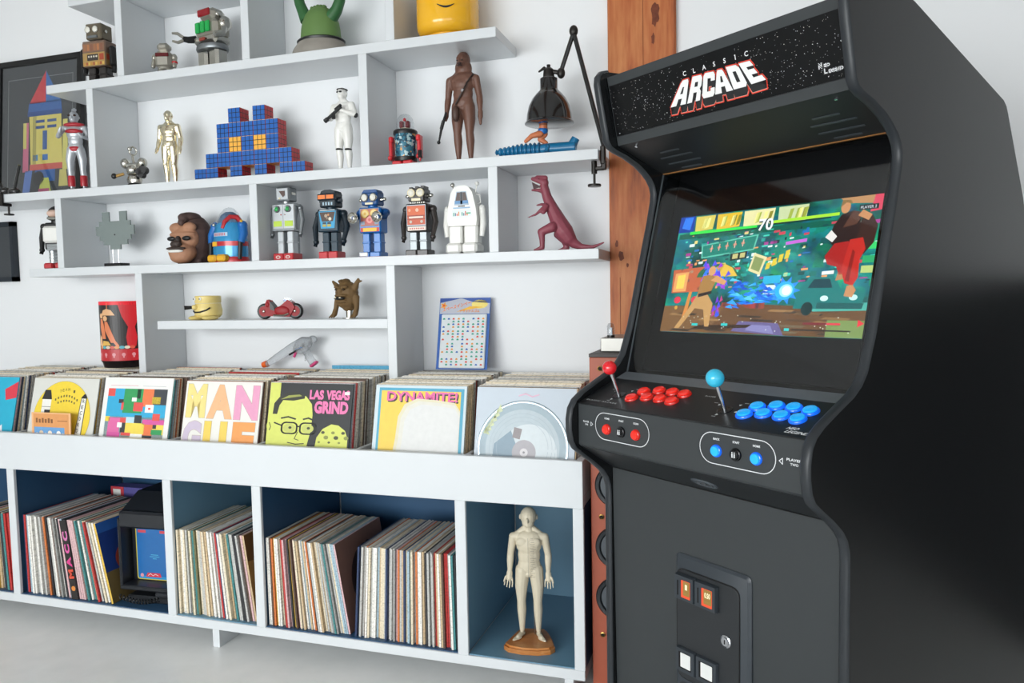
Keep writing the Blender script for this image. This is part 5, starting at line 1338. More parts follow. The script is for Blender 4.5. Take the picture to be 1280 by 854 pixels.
part(r, 'seat', BLK, prism([(-.034, .036), (-.016, .03), (-.02, .048), (-.034, .064)], -.0155, .0155)); part(r, 'windscreen', CLEAR, prism([(.018, .066), (.052, .062), (.034, .078), (.022, .08)], -.012, .012)); part(r, 'exhaust', CHROME, tube([(.04, -.017, .02), (.02, -.018, .014), (-.02, -.018, .014)], .004, 8)); part(r, 'dash', BLUE, box((.022, 0, .068), (.014, .018, .006), .002))

BG = mat('brown_goblin_rubber', '#6b5230', .65, var=.2, scale=40, bump=.3)
r = thing('goblin_puppet', 'brown rubber goblin puppet with big ears on a chrome stand', 'puppet', (-.930, -.125, Z4), -14)
gs = [ell((0, 0, .092), (.046, .036, .042)), ell((0, -.004, .064), (.040, .032, .03)), ell((.006, 0, .042), (.024, .022, .018)), ell((0, -.032, .098), (.012, .014, .014)), ell((-.018, -.03, .112), (.014, .010, .006)), ell((.018, -.03, .112), (.014, .010, .006)), ell((0, -.03, .082), (.03, .014, .006)), ell((0, -.028, .062), (.028, .016, .008)), ell((-.012, -.01, .132), (.008, .02, .008)), ell((.008, -.01, .134), (.008, .02, .008))]
gs += [capsule((-.04, 0, .11), (-.062, -.004, .132), .012, .005), capsule((.04, 0, .11), (.060, -.004, .138), .013, .005), capsule((.052, 0, .128), (.072, .0, .132), .006, .003)]
for s in (-1, 1):
    gs += [capsule((s * .044, 0, .075), (s * .05, -.006, .035), .012, .009), capsule((s * .05, -.006, .035), (s * .05, -.014, .016), .009, .010)] + [capsule((s * .05 + k * .007, -.016, .014), (s * .05 + k * .011, -.03, .004), .0045, .003) for k in (-1, 0, 1)]
organic(r, 'body', BG, gs, .0024, 3); part(r, 'mouth', BLK, ell((0, -.038, .072), (.026, .010, .006))); part(r, 'teeth', CREAM, box((-.012, -.047, .0745), (.008, .003, .004), .001), box((.010, -.047, .0745), (.008, .003, .004), .001))
for s in (-1, 1): part(r, 'eye', mat('dark_amber_eye', '#3a2a14', .2), ell((s * .017, -.0355, .103), (.007, .005, .004)))
part(r, 'stand', CHROME, cyl((.008, .004, 0), (.008, .004, .05), .014, n=18), lathe([(0, 0), (.028, 0), (.028, .003), (0, .004)], (.008, .004, 0), 20))

# ---------------------------------------------------------------- lamps
LB_ = mat('black_enamel', '#1a1a1b', .16, .1, var=.05, coat=.6); LD = mat('worn_black_metal', '#2b2826', .35, .5, var=.15)
r = thing('clamp_lamp', 'black enamel bell-shaded clamp lamp arching over the end of the shelf', 'lamp', (.012, -.19, Z2 - .032), 0)
ox, oy, oz = -.012, .19, -(Z2 - .032)
def W_(x, y, z_): return (x + ox, y + oy, z_ + oz)
shd = part(r, 'shade', LB_, lathe([(.075, .0), (.0785, .001), (.077, .005), (.073, .008), (.071, .028), (.065, .055), (.054, .078), (.040, .095), (.030, .104), (.028, .110), (.028, .140), (.026, .142), (0, .142)], W_(-.165, -.165, 1.594), 36))
part(shd, 'shade_lining', mat('white_enamel', '#d8d8d4', .35), lathe([(.072, .002), (.069, .028), (.063, .053), (.052, .075), (.038, .092), (.0, .1)], W_(-.165, -.165, 1.594), 32)); part(shd, 'socket', LD, lathe([(0, .142), (.017, .142), (.018, .150), (.016, .168), (.010, .174), (.006, .176), (.006, .184), (0, .185)], W_(-.165, -.165, 1.594), 18)); part(shd, 'switch', LD, capsule(W_(-.178, -.17, 1.768), W_(-.194, -.172, 1.758), .005, .003))
part(r, 'knuckle', LD, ell(W_(-.125, -.165, 1.748), (.013, .012, .017)), ell(W_(-.083, -.165, 1.872), (.014, .012, .018))); part(r, 'forearm', LB_, cyl(W_(-.128, -.165, 1.745), W_(-.083, -.165, 1.868), .0072, n=12)); part(r, 'main_arm', LB_, cyl(W_(-.083, -.165, 1.868), W_(.012, -.185, 1.505), .0072, n=12)); part(r, 'socket_link', LD, cyl(W_(-.150, -.165, 1.755), W_(-.122, -.165, 1.748), .007, n=10))
cl = part(r, 'clamp', LD, box(W_(.010, -.19, 1.480), (.016, .02, .06), .004), box(W_(.012, -.19, 1.450), (.016, .016, .03), .003), box(W_(-.002, -.19, 1.440), (.034, .014, .012), .003), cyl(W_(-.018, -.19, 1.425), W_(-.018, -.19, 1.463), .009, n=14)); part(cl, 'thumb_screw', LD, cyl(W_(-.018, -.19, 1.392), W_(-.018, -.19, 1.43), .004, n=10), lathe([(0, 0), (.020, 0), (.021, .003), (.020, .007), (0, .008)], W_(-.018, -.19, 1.386), 18))

r = thing('clamp_lamp', 'black jointed clamp lamp base at the far left shelf end', 'lamp', (-2.42, -.19, Z2), 0)
part(r, 'hub', LB_, ell((-.03, 0, .018), (.03, .02, .018)), ell((.025, 0, .014), (.03, .018, .014)), bx(-.04, .05, -.014, .014, 0, .012, .003))
part(r, 'arm', LB_, cyl((-.03, 0, .02), (-.17, 0, .25), .007, n=12)); part(r, 'arm', LB_, cyl((.028, 0, .016), (.075, -.01, .115), .006, n=12))  # short second rod stands in for the arm's reflection in the picture glass
cl = part(r, 'clamp', LD, box((.0, -.038, -.016), (.02, .012, .045), .002), box((.0, -.02, -.040), (.02, .045, .012), .002)); part(cl, 'thumb_screw', LD, cyl((0, -.005, -.075), (0, -.005, -.033), .004, n=10), lathe([(0, 0), (.018, 0), (.018, .005), (0, .006)], (0, -.005, -.080), 16))

# ---------------------------------------------------------------- pictures
r = thing('framed_print', 'black-framed print of a colourful toy rocket leaning at the far left', 'picture', (-2.425, -.035, Z2), 0)
FRM = mat('black_frame_wood', '#141415', .35); Wp, Hp = .468, .600
Rl = RX(-4.5)
def fp(name, m_, *shs): return part(r, name, m_, *[moved(s_, (0, -.03, 0), Rl) for s_ in shs], smooth=0)
for s_ in (bx(-Wp / 2, -Wp / 2 + .024, 0, .022, 0, Hp, .001), bx(Wp / 2 - .024, Wp / 2, 0, .022, 0, Hp, .001), bx(-Wp / 2, Wp / 2, 0, .022, Hp - .024, Hp, .001), bx(-Wp / 2, Wp / 2, 0, .022, 0, .024, .001)): fp('frame_rail', FRM, s_)
fp('sheet', mat('charcoal_sheet', '#3d4145', .6), bx(-Wp / 2 + .02, Wp / 2 - .02, .010, .016, .02, Hp - .02))
a = Art(.0002)
a.line([(-.175, .03), (-.175, .52), (.18, .52), (.18, .03)], .002, '#8f9498', 0)
a.poly([(-.055, .41), (.035, .41), (.035, .545)], '#c23b44', 2); a.poly([(.035, .41), (.118, .41), (.035, .545)], '#3a6cab', 2)
a.poly([(-.065, .36), (.125, .36), (.118, .415), (-.057, .415)], '#35619f', 2); a.rect(-.065, .355, .125, .375, '#2b4a86', 3)
a.poly([(-.055, .355), (.12, .355), (.13, .15), (-.045, .15)], '#cfc36a', 2); a.rect(-.035, .15, -.015, .355, '#a8a05a', 3)
for y in (.325, .300): a.rect(-.02, y, .03, y + .012, '#2f4f8a', 3); a.rect(.045, y, .095, y + .012, '#2f4f8a', 3)
a.rect(.02, .21, .045, .29, '#3a5c94', 3); a.rect(-.035, .165, -.005, .19, '#4a86b8', 3); a.rect(.02, .165, .05, .19, '#3a6cab', 3); a.rect(-.05, .125, .13, .15, '#c25a52', 3)
a.poly([(-.09, .12), (-.058, .12), (-.058, .33), (-.085, .33)], '#c06a86', 2); a.rect(-.088, .22, -.07, .33, '#c9c46e', 3); a.poly([(.13, .12), (.16, .12), (.155, .33), (.13, .33)], '#c9c46e', 2)
a.rect(-.02, .075, .09, .125, '#2f5f9f', 2); a.disc(.0, .09, .03, '#22242a', 3); a.poly([(-.09, .03), (-.05, .03), (-.035, .125), (-.075, .125)], '#5f7fc0', 2); a.poly([(.0, .03), (.07, .03), (.055, .09), (.015, .09)], '#bfc95e', 3); a.poly([(.11, .05), (.16, .05), (.15, .12), (.115, .12)], '#c0b86a', 2); a.rect(.0, .03, .06, .045, '#b8507a', 4)
a.build(r, 'rocket_print', PRINT, tuple(Rl @ Vector((0, .0096, 0)) + Vector((0, -.03, 0))), Rl)
fp('glazing', thin_glass('picture_glass', '#ffffff', .9), bx(-Wp / 2 + .02, Wp / 2 - .02, .005, .0065, .02, Hp - .02))

r = thing('framed_print', 'edge of a dark framed picture on the wall at the left border', 'picture', (-2.86, -.012, 1.155), 0)
part(r, 'frame', mat('navy_frame', '#1a222c', .4), *[bx(*q_) for q_ in ((-.24, -.22, -.012, .011, 0, .26), (.22, .24, -.012, .011, 0, .26), (-.24, .24, -.012, .011, 0, .02), (-.24, .24, -.012, .011, .24, .26))], smooth=0); part(r, 'sheet', MATS['charcoal_sheet'], bx(-.225, .225, -.003, .008, .01, .25), smooth=0)

# ---------------------------------------------------------------- records standing in the lower bays
rs = random.Random(21)
SPN = {}
def spine_mat(cname, hexc):
    """worn card spine: colour broken by fine vertical flecks of print"""
    if cname in SPN: return SPN[cname]
    M = mat('sleeve_' + cname.replace(' ', '_').replace('-', '_'), hexc, .6, var=.0)
    nt = M.node_tree; b = nt.nodes['Principled BSDF']
    tc = nt.nodes.new('ShaderNodeTexCoord'); mp = nt.nodes.new('ShaderNodeMapping'); mp.inputs['Scale'].default_value = (40, 8, 60)
    nt.links.new(tc.outputs['Object'], mp.inputs['Vector'])
    oi = nt.nodes.new('ShaderNodeObjectInfo'); ad = nt.nodes.new('ShaderNodeVectorMath'); ad.operation = 'ADD'
    sc = nt.nodes.new('ShaderNodeVectorMath'); sc.operation = 'SCALE'; sc.inputs[3].default_value = 50
    cx = nt.nodes.new('ShaderNodeCombineXYZ'); nt.links.new(oi.outputs['Random'], cx.inputs[0]); nt.links.new(oi.outputs['Random'], cx.inputs[2])
    nt.links.new(cx.outputs[0], sc.inputs[0]); nt.links.new(mp.outputs[0], ad.inputs[0]); nt.links.new(sc.outputs[0], ad.inputs[1])
    nz = nt.nodes.new('ShaderNodeTexNoise'); nz.inputs['Scale'].default_value = 3.2; nz.inputs['Detail'].default_value = 5
    nt.links.new(ad.outputs[0], nz.inputs['Vector'])
    cr = nt.nodes.new('ShaderNodeValToRGB'); E_ = cr.color_ramp.elements; c = H(hexc)
    dk = tuple(x * .72 + .01 for x in c); lt = tuple(min(1, x * 1.12 + .02) for x in c)
    E_[0].position = .36; E_[0].color = dk + (1,); E_[1].position = .46; E_[1].color = c + (1,)
    e = E_.new(.7); e.color = lt + (1,)
    nt.links.new(nz.outputs['Fac'], cr.inputs[0]); nt.links.new(cr.outputs[0], b.inputs['Base Color'])
    SPN[cname] = M
    return M
PAL = [('white', '#e6e3dc', 20), ('cream', '#dfd2b8', 18), ('pale grey', '#c4c3be', 14), ('tan', '#c4ab88', 8), ('grey', '#8c8c8a', 5), ('black', '#2c2c30', 5), ('dark brown', '#5a463a', 3),
       ('red', '#b5322f', 3), ('pale pink', '#d3aeb0', 3), ('pale blue', '#9fb7c4', 4), ('teal', '#3f7f80', 2), ('navy', '#28395c', 3), ('yellow', '#d8b24a', 2), ('orange', '#c8703a', 2), ('olive', '#6f6b48', 2)]
PK = [p for p in PAL for _ in range(p[2])]
def ordinal(n):
    return '%d%s' % (n, 'th' if 10 <= n % 100 <= 20 else {1: 'st', 2: 'nd', 3: 'rd'}.get(n % 10, 'th'))
SH_, SD_ = .287, .300
_SM = {}
def sleeve_mesh(th, cname, hexc):
    k = (round(th, 4), cname)
    if k not in _SM:
        me = mesh_of('sleeve', [bx(0, th, 0, SD_, 0, SH_)], 0); me.materials.append(spine_mat(cname, hexc)); _SM[k] = me
    return _SM[k]
def row(x0, x1, n, t0, t1, where, forced={}, group='records in the lower bays'):
    dxm = (x1 - x0) / n; out = []
    for i in range(n):
        u = i / max(n - 1, 1); th_ = math.radians(t0 + (t1 - t0) * u)
        dtop = SH_ * math.radians(abs(t1 - t0)) / n if t1 > t0 else 0
        cname, hexc, _ = rs.choice(PK)
        if i in forced: cname, hexc = forced[i]
        tk = min((dxm - dtop) * math.cos(th_) * .97, dxm * .97)
        o = bpy.data.objects.new('record_sleeve', sleeve_mesh(tk, cname, hexc)); COL.objects.link(o)
        lift = tk * abs(math.sin(th_)) if th_ < 0 else 0
        o.location = (x0 + dxm * i, -.488 + rs.uniform(0, .016), .0006 + (tk * math.sin(-th_) if th_ < 0 else 0)); o.rotation_euler = (0, -th_, 0)
        tag(o, '%s-spined record, %s from the left in %s' % (cname, ordinal(i + 1), where), 'record', group)
        out.append(o)
    return out
row(-2.34, -2.142, 18, 0, 3, 'the leftmost cut-off bay', {17: ('red', '#b5322f'), 16: ('red', '#b5322f'), 15: ('teal', '#3f7f80'), 14: ('cream', '#d6c9ae')})
b1_ = row(-2.092, -1.680, 42, 0.3, 13, 'the bay with the game console', {0: ('navy', '#28395c'), 1: ('red', '#b5322f'), 2: ('pale blue', '#9fb7c4'), 3: ('pale blue', '#9fb7c4'), 4: ('white', '#dfddd6'), 5: ('white', '#dfddd6'), 6: ('pale grey', '#b9b9b5'), 7: ('pale grey', '#b9b9b5'), 12: ('orange', '#c8703a'), 13: ('black', '#2c2c30'), 14: ('grey', '#8c8c8a'), 23: ('black', '#25252a'), 24: ('black', '#25252a'), 25: ('black', '#25252a'), 27: ('pale pink', '#d3aeb0'), 28: ('pale pink', '#d3aeb0'), 30: ('teal', '#3f7f80'), 37: ('grey', '#7f8080'), 40: ('cream', '#e0c97a'), 41: ('yellow', '#d8b24a')})
row(-1.399, -1.098, 37, 0.3, 8, 'the narrow bay', {36: ('tan', '#b89f7e'), 31: ('black', '#25252a'), 32: ('black', '#25252a'), 14: ('cream', '#d6c9ae'), 15: ('tan', '#c8a86a'), 16: ('white', '#dfddd6')})
row(-1.048, -.752, 40, 0.3, 9.5, 'the left block of the wide bay', {39: ('pale pink', '#d3aeb0')})
row(-.735, -.3875, 50, -4, 1.0, 'the right block of the wide bay', {49: ('black', '#25252a'), 46: ('grey', '#7f8080')})
# pictures on the outermost sleeves and the lettered box spine
a = Art(.0002)
a.rect(.0, .0, SD_, SH_, '#c98f4a', 0); a.poly([(0, .2), (SD_, .16), (SD_, SH_), (0, SH_)], '#8a5a2c', 1); a.poly([(.05, .0), (.16, .02), (.19, .15), (.08, .12)], '#4a2f1c', 1); a.disc(.2, .2, .05, '#d9a45a', 2)
lastn = [o for o in bpy.data.objects if o.get('label', '').endswith('37th from the left in the narrow bay')][0]
lt = max(v.co.x for v in lastn.data.vertices)
a.build(lastn, 'cover_print', PRINT, (lt + .0004, 0, 0), RZ(90))
a = Art(.0002); a.rect(0, 0, SD_, SH_, '#1f3f8a', 0); a.rect(0, .0, SD_, .11, '#77643c', 1); a.disc(.1, .14, .05, '#a8442e', 2); a.rect(.0, .25, SD_, SH_, '#2f66b8', 1)
lt = max(v.co.x for v in b1_[-1].data.vertices); a.build(b1_[-1], 'cover_print', PRINT, (lt + .0004, 0, 0), RZ(90))
for nm, parent_, flip in (('40th from the left in the left block of the wide bay', None, 1),):
    o = [q for q in bpy.data.objects if q.get('label', '').endswith(nm)][0]; lt = max(v.co.x for v in o.data.vertices)
    a = Art(.0002); a.rect(0, 0, SD_, SH_, '#8f6a5c', 0); a.disc(.16, .14, .10, '#3a2a26', 1); a.disc(.12, .10, .03, '#b08a78', 2); a.disc(.19, .22, .022, '#2c2220', 2); a.build(o, 'cover_print', PRINT, (lt + .0004, 0, 0), RZ(90))
o = b1_[25]
for k_, o_ in enumerate(b1_[21:29]): o_.location.y = -.489 if o_ is o else -.483
a = Art(.0002); a.rect(-.020, 0, .0078, SH_, '#26211f', 0)
for k, (ch, c) in enumerate(zip('MACC', ('#e0503a', '#d8408a', '#d85aa0', '#d878b0'))):
    vs, fs = text_tris(ch, .05); o_ = len(a.v); mx_ = max(p[0] for p in vs); my_ = max(p[1] for p in vs)
    for p in vs: a.v.append((.0055 - p[1] / my_ * .021, -a.e * 2, .075 + k * .046 + p[0] / mx_ * .034))
    for q in fs: a.f.append(tuple(i + o_ for i in q)); a.c.append(H(c))
a.disc(-.005, .04, .009, '#e08a3a', 1); a.build(o, 'spine_print', PRINT, (0, -.0006, 0))

# ---------------------------------------------------------------- records in the display bins
def lean(o, x, y, z_, deg):
    o.location = (x, y, z_); o.rotation_euler = (math.radians(-deg), 0, 0)
BINS = [(-2.305, 'the cyan cover at the left border'), (-1.925, 'the yellow disc cover'), (-1.598, 'the coloured squares cover'), (-1.2415, 'the pastel letters cover'), (-.906, 'the black cover with pink lettering'), (-.5215, 'the yellow cover with painted glare'), (-.185, 'the silver picture disc')]
SZ = .3
_BM = {}
def bin_mesh(th, cname, hexc, w_=.303, h_=SZ):
    k = (round(th, 4), cname, w_, h_)
    if k not in _BM:
        me = mesh_of('sleeve', [bx(-w_ / 2, w_ / 2, 0, th, 0, h_)], 0); me.materials.append(spine_mat(cname, hexc)); _BM[k] = me
    return _BM[k]
fronts = []
BF = .4945
for b, (xc, nm) in enumerate(BINS):
    tall = .303 if b == 2 else .296
    y = -.474
    for k in range(10):
        cname, hexc, _ = rs.choice(PK)
        if k == 0:
            cname, hexc = {0: ('cyan', '#25a9c8'), 1: ('pale grey', '#d2d2cc'), 2: ('white', '#e6e6e2'), 3: ('white', '#e4e2dc'), 4: ('black', '#2c2e30'), 5: ('pale blue', '#c9d8de'), 6: ('pale blue', '#c2ccd6')}[b]
        if k == 1 and b == 4: cname, hexc = 'white', '#e2e2de'
        th_ = .0045; deg = 13.0 - k * .35
        if k == 0:
            o = link('record_sleeve', mesh_of('sleeve', [bx(-(.303 if b != 2 else .296) / 2, (.303 if b != 2 else .296) / 2, 0, th_, 0, tall)], 0), mat('cover_card_' + str(b), hexc, .5, var=.03))
        else:
            o = bpy.data.objects.new('record_sleeve', bin_mesh(th_, cname, hexc, .303 if b != 2 else .296, .296)); COL.objects.link(o)
        dx = 0 if k == 0 else rs.uniform(-.004, .004)
        if k > 0 and b in (1, 2): dx = {1: -.003, 2: .003}[b]
        lean(o, xc + dx, y, BF + .0004, deg)
        if k == 0:
            tag(o, {0: 'cyan record cover with a red corner, front of the leftmost cut-off bin', 1: 'off-white record cover with a big yellow disc, front of its bin', 2: 'white record cover printed with coloured squares, front of its bin', 3: 'white record cover with large pastel letters, front of its bin', 4: 'black record cover with pink lettering and a bespectacled face', 5: 'record cover with yellow edge, pink title and painted white glare', 6: 'pale sleeve holding a silvery picture disc, front of its bin'}[b], 'record', 'records in the display bins')
            fronts.append(o)
        else:
            tag(o, '%s record, %s behind %s' % (cname, ordinal(k), nm), 'record', 'records in the display bins')
        y += th_ / math.cos(math.radians(deg)) + .0009 + (.0035 if k in (2, 5) else 0)
    # the tightly packed rest of the bin
    shs = []
    yy = y + .004
    xo = {1: -.010, 2: .012}.get(b, 0)
    while yy < -.085:
        t_ = rs.uniform(.0022, .005); w2 = .298; dx = rs.uniform(-.004, .004) + xo; hh_ = rs.uniform(.291, .3)
        ang = math.radians(9.5 - 4 * (yy + .42) / .34)
        v_, f_ = bx(xc + dx - w2 / 2, xc + dx + w2 / 2, 0, t_, 0, hh_); v_ = [(p[0], yy + p[1] * math.cos(ang) + p[2] * math.sin(ang), BF + .0005 + p[2] * math.cos(ang) - p[1] * math.sin(ang) + t_ * math.sin(ang)) for p in v_]
        shs.append((v_, f_)); yy += t_ + rs.uniform(.0004, .0022)
    me = mesh_of('packed', shs, 0)
    for cn, hx in (('white', '#dfddd6'), ('cream', '#d6c9ae'), ('pale grey', '#b9b9b5'), ('dark brown', '#4a382e'), ('grey', '#7f8080'), ('tan', '#b89f7e'), ('red', '#b5322f')): me.materials.append(spine_mat(cn, hx))
    for i, p in enumerate(me.polygons):
        p.material_index = [0, 1, 2, 0, 2, 1, 3, 0, 4, 1, 2, 0, 5, 2, 0, 1, 0, 2, 0, 1, 3, 2, 0, 1, 2, 0, 4, 0, 1, 2, 6][(i // 6 * 7 + b * 3) % 31]
    o = bpy.data.objects.new('packed_records', me); COL.objects.link(o); o['kind'] = 'stuff'
    tag(o, 'tightly packed record sleeves filling the bin behind %s' % nm, 'records', 'packed records at the back of the bins')
# a blue record sticking up at the back, under the toy gun
o = link('record_sleeve', mesh_of('sleeve', [bx(-.1515, .1515, 0, .004, 0, .312)], 0), spine_mat('sky blue', '#4fa3c8')); lean(o, -.893, -.071, BF + .0005, 3.5); tag(o, 'sky blue record standing proud at the back behind the pink-lettered cover', 'record', 'records in the display bins')

w2 = .1515
def cover(o, art, name='cover_print', k=1.0, top=.296, dv=0.0):
    if k != 1.0 or dv: art.v = [(p[0], p[1], max(top - (top - p[2]) * k + dv, .001)) for p in art.v]
    return art.build(o, name, PRINT, (0, -.0003, 0))
# cyan cover
a = Art(); a.poly([(.09, .25), (w2, .28), (w2, .22), (.1, .21)], '#d8384a', 1); a.poly([(.06, .0), (.12, .0), (.1, .12), (.07, .1)], '#e8e8f0', 1); a.poly([(.0, .09), (.08, .14), (.06, .2), (-.02, .18)], '#c84a8a', 1); cover(fronts[0], a)
# yellow disc cover
a = Art(); a.disc(-.002, .125, .1325, '#8a7a4a', 1, 48); a.disc(-.002, .125, .1318, '#f0d23c', 2, 48)
for k, (s_, yv) in enumerate((('TEAM 1', .222),)):
    for i, ch in enumerate(s_):
        u = (i - (len(s_) - 1) / 2); a.text(ch, .012 + u * .0125, yv - .0011 * u * u, .010, '#5a5226', 3, .0085, .0, center=True)
for k in range(9): a.rect(-.042 + .0125 * k, .200 - .0009 * (k - 4) ** 2, -.036 + .0125 * k, .208 - .0009 * (k - 4) ** 2, '#6a6030', 3)
for k in range(7): a.rect(-.028 + .0125 * k, .183 - .0009 * (k - 3) ** 2, -.022 + .0125 * k, .190 - .0009 * (k - 3) ** 2, '#6a6030', 3)
a.poly([(-.100, .10), (-.058, .10), (-.058, .195), (-.100, .195)], '#f0efe8', 3); a.poly([(-.104, .19), (-.056, .19), (-.060, .205), (-.066, .224), (-.092, .224), (-.098, .205)], '#222222', 4); a.rect(-.085, .14, -.058, .152, '#222222', 4); a.rect(-.1, .162, -.058, .164, '#8a8a84', 4)
a.poly([(.066, .04), (.098, .04), (.106, .2), (.1, .21), (.09, .21), (.08, .2)], '#222222', 3); a.poly([(.069, .04), (.095, .04), (.102, .198), (.083, .198)], '#f0efe8', 4); a.poly([(.083, .196), (.103, .196), (.099, .212), (.092, .212)], '#222222', 5)
for k, ch in enumerate('RECORDS'): a.text(ch, .0925 - k * .0026, .180 - k * .021, .013, '#2a2a28', 6, .010, .01, center=True)
cover(fronts[1], a, dv=.028)
# small orange sleeve in front of it
r = thing('small_sleeve', 'small orange sleeve with a blue picture in front of the yellow disc cover', 'record', (-1.935, -.4785, BF), 0)
part(r, 'card', mat('pale_orange_card', '#e8b684', .5), moved(bx(-.09, .09, -.0015, .0015, .0, .172), (0, 0, .0005), RX(0)), smooth=0)
a = Art(); a.rect(-.082, .004, .082, .168, '#dd9a5e', 0); a.rect(-.078, .02, .062, .12, '#6a9fd0', 1)
for k in range(7): a.disc(-.065 + .02 * k, .09 + .008 * (k % 2), .010, ['#f0e2d0', '#d8c2a8', '#f4efe8'][k % 3], 2); a.disc(-.06 + .018 * k, .065, .009, ['#e0604a', '#4a70b0', '#e8d8b8'][k % 3], 2)
for k in range(6): a.rect(-.07 + .014 * k, .135, -.061 + .014 * k, .152 - .003 * (k % 2), '#8a5a34', 1)
a.rect(.03, .142, .076, .145, '#a86a3c', 1); a.build(r, 'picture', PRINT, (0, -.0019, .0005))
r.rotation_euler = (math.radians(-2.2), 0, 0)
# coloured squares
a = Art(); X0, Y0, X1, Y1 = -.128, .012, .128, .262
def q_(x0, y0, x1, y1, c, l=2): a.rect(X0 + x0 * (X1 - X0), Y0 + y0 * (Y1 - Y0), X0 + x1 * (X1 - X0), Y0 + y1 * (Y1 - Y0), c, l)
q_(0, .0, 1, 1, '#2fa8d4', 1); q_(0, .0, 1, .42, '#e8e2cc', 1)
for t_ in ((0, .84, .12, 1, '#e2544e'), (.28, .5, .6, 1, '#2f9a58'), (.5, .8, .56, 1, '#34383c'), (.6, .64, .78, 1, '#ec7a48'), (.78, .68, 1, 1, '#3a3e44'), (.76, .7, .9, .84, '#ecd04a'), (.42, .74, .5, .82, '#f2f2ee', 4), (.2, .7, .28, .78, '#34383c', 3), (.25, .56, .29, .72, '#e2544e', 3), (.46, .54, .62, .72, '#e2544e', 3), (.66, .52, .8, .68, '#f2f2ee', 3), (.71, .58, .75, .62, '#e2544e', 4), (.8, .36, .92, .5, '#e2544e', 3), (0, .32, .08, .42, '#ecd04a'), (.06, .1, .26, .4, '#e06aa4'), (.26, .3, .36, .4, '#e2544e', 3), (.22, .2, .3, .3, '#f2f2ee', 4), (.28, .1, .36, .3, '#34383c', 3), (.36, .08, .68, .3, '#f0d858'), (.36, .3, .6, .42, '#bfe0ea'), (.5, .3, .62, .46, '#34383c', 3), (.64, .28, 1, .38, '#d858a0'), (.66, .06, .82, .28, '#ec7a48'), (.82, .08, 1, .28, '#f0d858'), (.82, .2, .88, .28, '#34383c', 3), (.8, .08, .98, .18, '#2f9a58', 3), (.3, .04, .46, .1, '#e2544e', 3), (.46, .0, .66, .08, '#f2f2ee', 3), (.06, .0, .28, .1, '#d858a0'), (.66, .0, .82, .06, '#34383c')): q_(*t_)
a.rect(-.12, .277, .0, .279, '#d88a9a', 1); a.rect(.02, .276, .12, .278, '#b8b8b8', 1); cover(fronts[2], a, k=.68, top=.268)
# pastel letters
a = Art()
for ch, x, y, w_, c in (('M', -.143, .172, .078, '#f0dc8a'), ('A', -.058, .171, .102, '#f2b98a'), ('N', .05, .170, .094, '#e6a0c0'), ('G', -.146, .048, .074, '#cdbfd2'), ('U', -.062, .048, .092, '#f0cf5e'), ('E', .052, .048, .088, '#f0a058')):
    a.text(ch, x - .001, y - .001, .116, '#b9a890', 1, w_ + .002, .068); a.text(ch, x, y, .114, c, 2, w_, .06)
cover(fronts[3], a)
# black cover, cartoon face with glasses
a = Art(); Yg = '#d6dc6a'
a.rect(-w2, 0, -.113, .296, Yg, 1)
for s_, x, y, h_, w_ in (('LAS', -.003, .222, .044, .052), ('VEGAS', .058, .222, .044, .084), ('GRIND', .018, .158, .058, .122)):
    a.text(s_, x - .001, y - .002, h_ + .003, '#1c1c1e', 2, w_ + .003, .09); a.text(s_, x, y, h_, '#f07ab0', 3, w_, .055)
a.poly([(-.14, .0), (-.128, .12), (-.13, .17), (-.118, .215), (-.09, .24), (-.05, .248), (-.015, .235), (.008, .2), (.014, .15), (.012, .08), (.0, .0)], Yg, 2)
a.poly([(-.135, .15), (-.132, .2), (-.115, .228), (-.085, .25), (-.05, .254), (-.02, .242), (-.02, .225), (-.06, .214), (-.1, .215), (-.112, .19), (-.118, .15)], '#2a2c22', 3); a.poly([(-.11, .218), (-.08, .238), (-.04, .243), (-.03, .236), (-.07, .228)], '#9aa04c', 4)
a.disc(-.136, .095, .018, Yg, 3, 16, .03); a.line([(-.144, .11), (-.138, .09), (-.142, .075)], .003, '#3a3c26', 4)
for cx in (-.068, .0): a.line([(cx + p_[0], .088 + p_[1]) for p_ in rrect(.056, .05, .016, 5)], .0065, '#22231c', 5, True); a.disc(cx, .088, .022, '#c3c96a', 4, 16, .02); a.disc(cx + .003, .09, .006, '#3a3c26', 5, 12)
a.line([(-.04, .096), (-.028, .096)], .006, '#22231c', 5); a.line([(-.096, .098), (-.125, .11)], .006, '#22231c', 5); a.line([(-.1, .132), (-.075, .139), (-.048, .13)], .007, '#2a2c22', 4); a.line([(-.018, .13), (.0, .136), (.018, .128)], .007, '#2a2c22', 4)
a.line([(-.036, .07), (-.046, .04), (-.03, .034)], .003, '#4a4c30', 4); a.line([(-.07, .022), (-.04, .016), (-.01, .02)], .004, '#2a2c22', 4)
a.poly([(.03, 0), (.035, .05), (.055, .09), (.085, .112), (.11, .108), (.135, .085), (.146, .05), (.146, 0)], Yg, 2)
for k in range(9): a.disc(.045 + .012 * k, .03 + .022 * ((k * 5) % 3), .005 + .002 * (k % 3), '#4a4c30' if k % 2 else '#8a9048', 3, 7)
a.rect(.124, .246, .142, .26, '#e6e6e2', 5)
cover(fronts[4], a, k=.70)
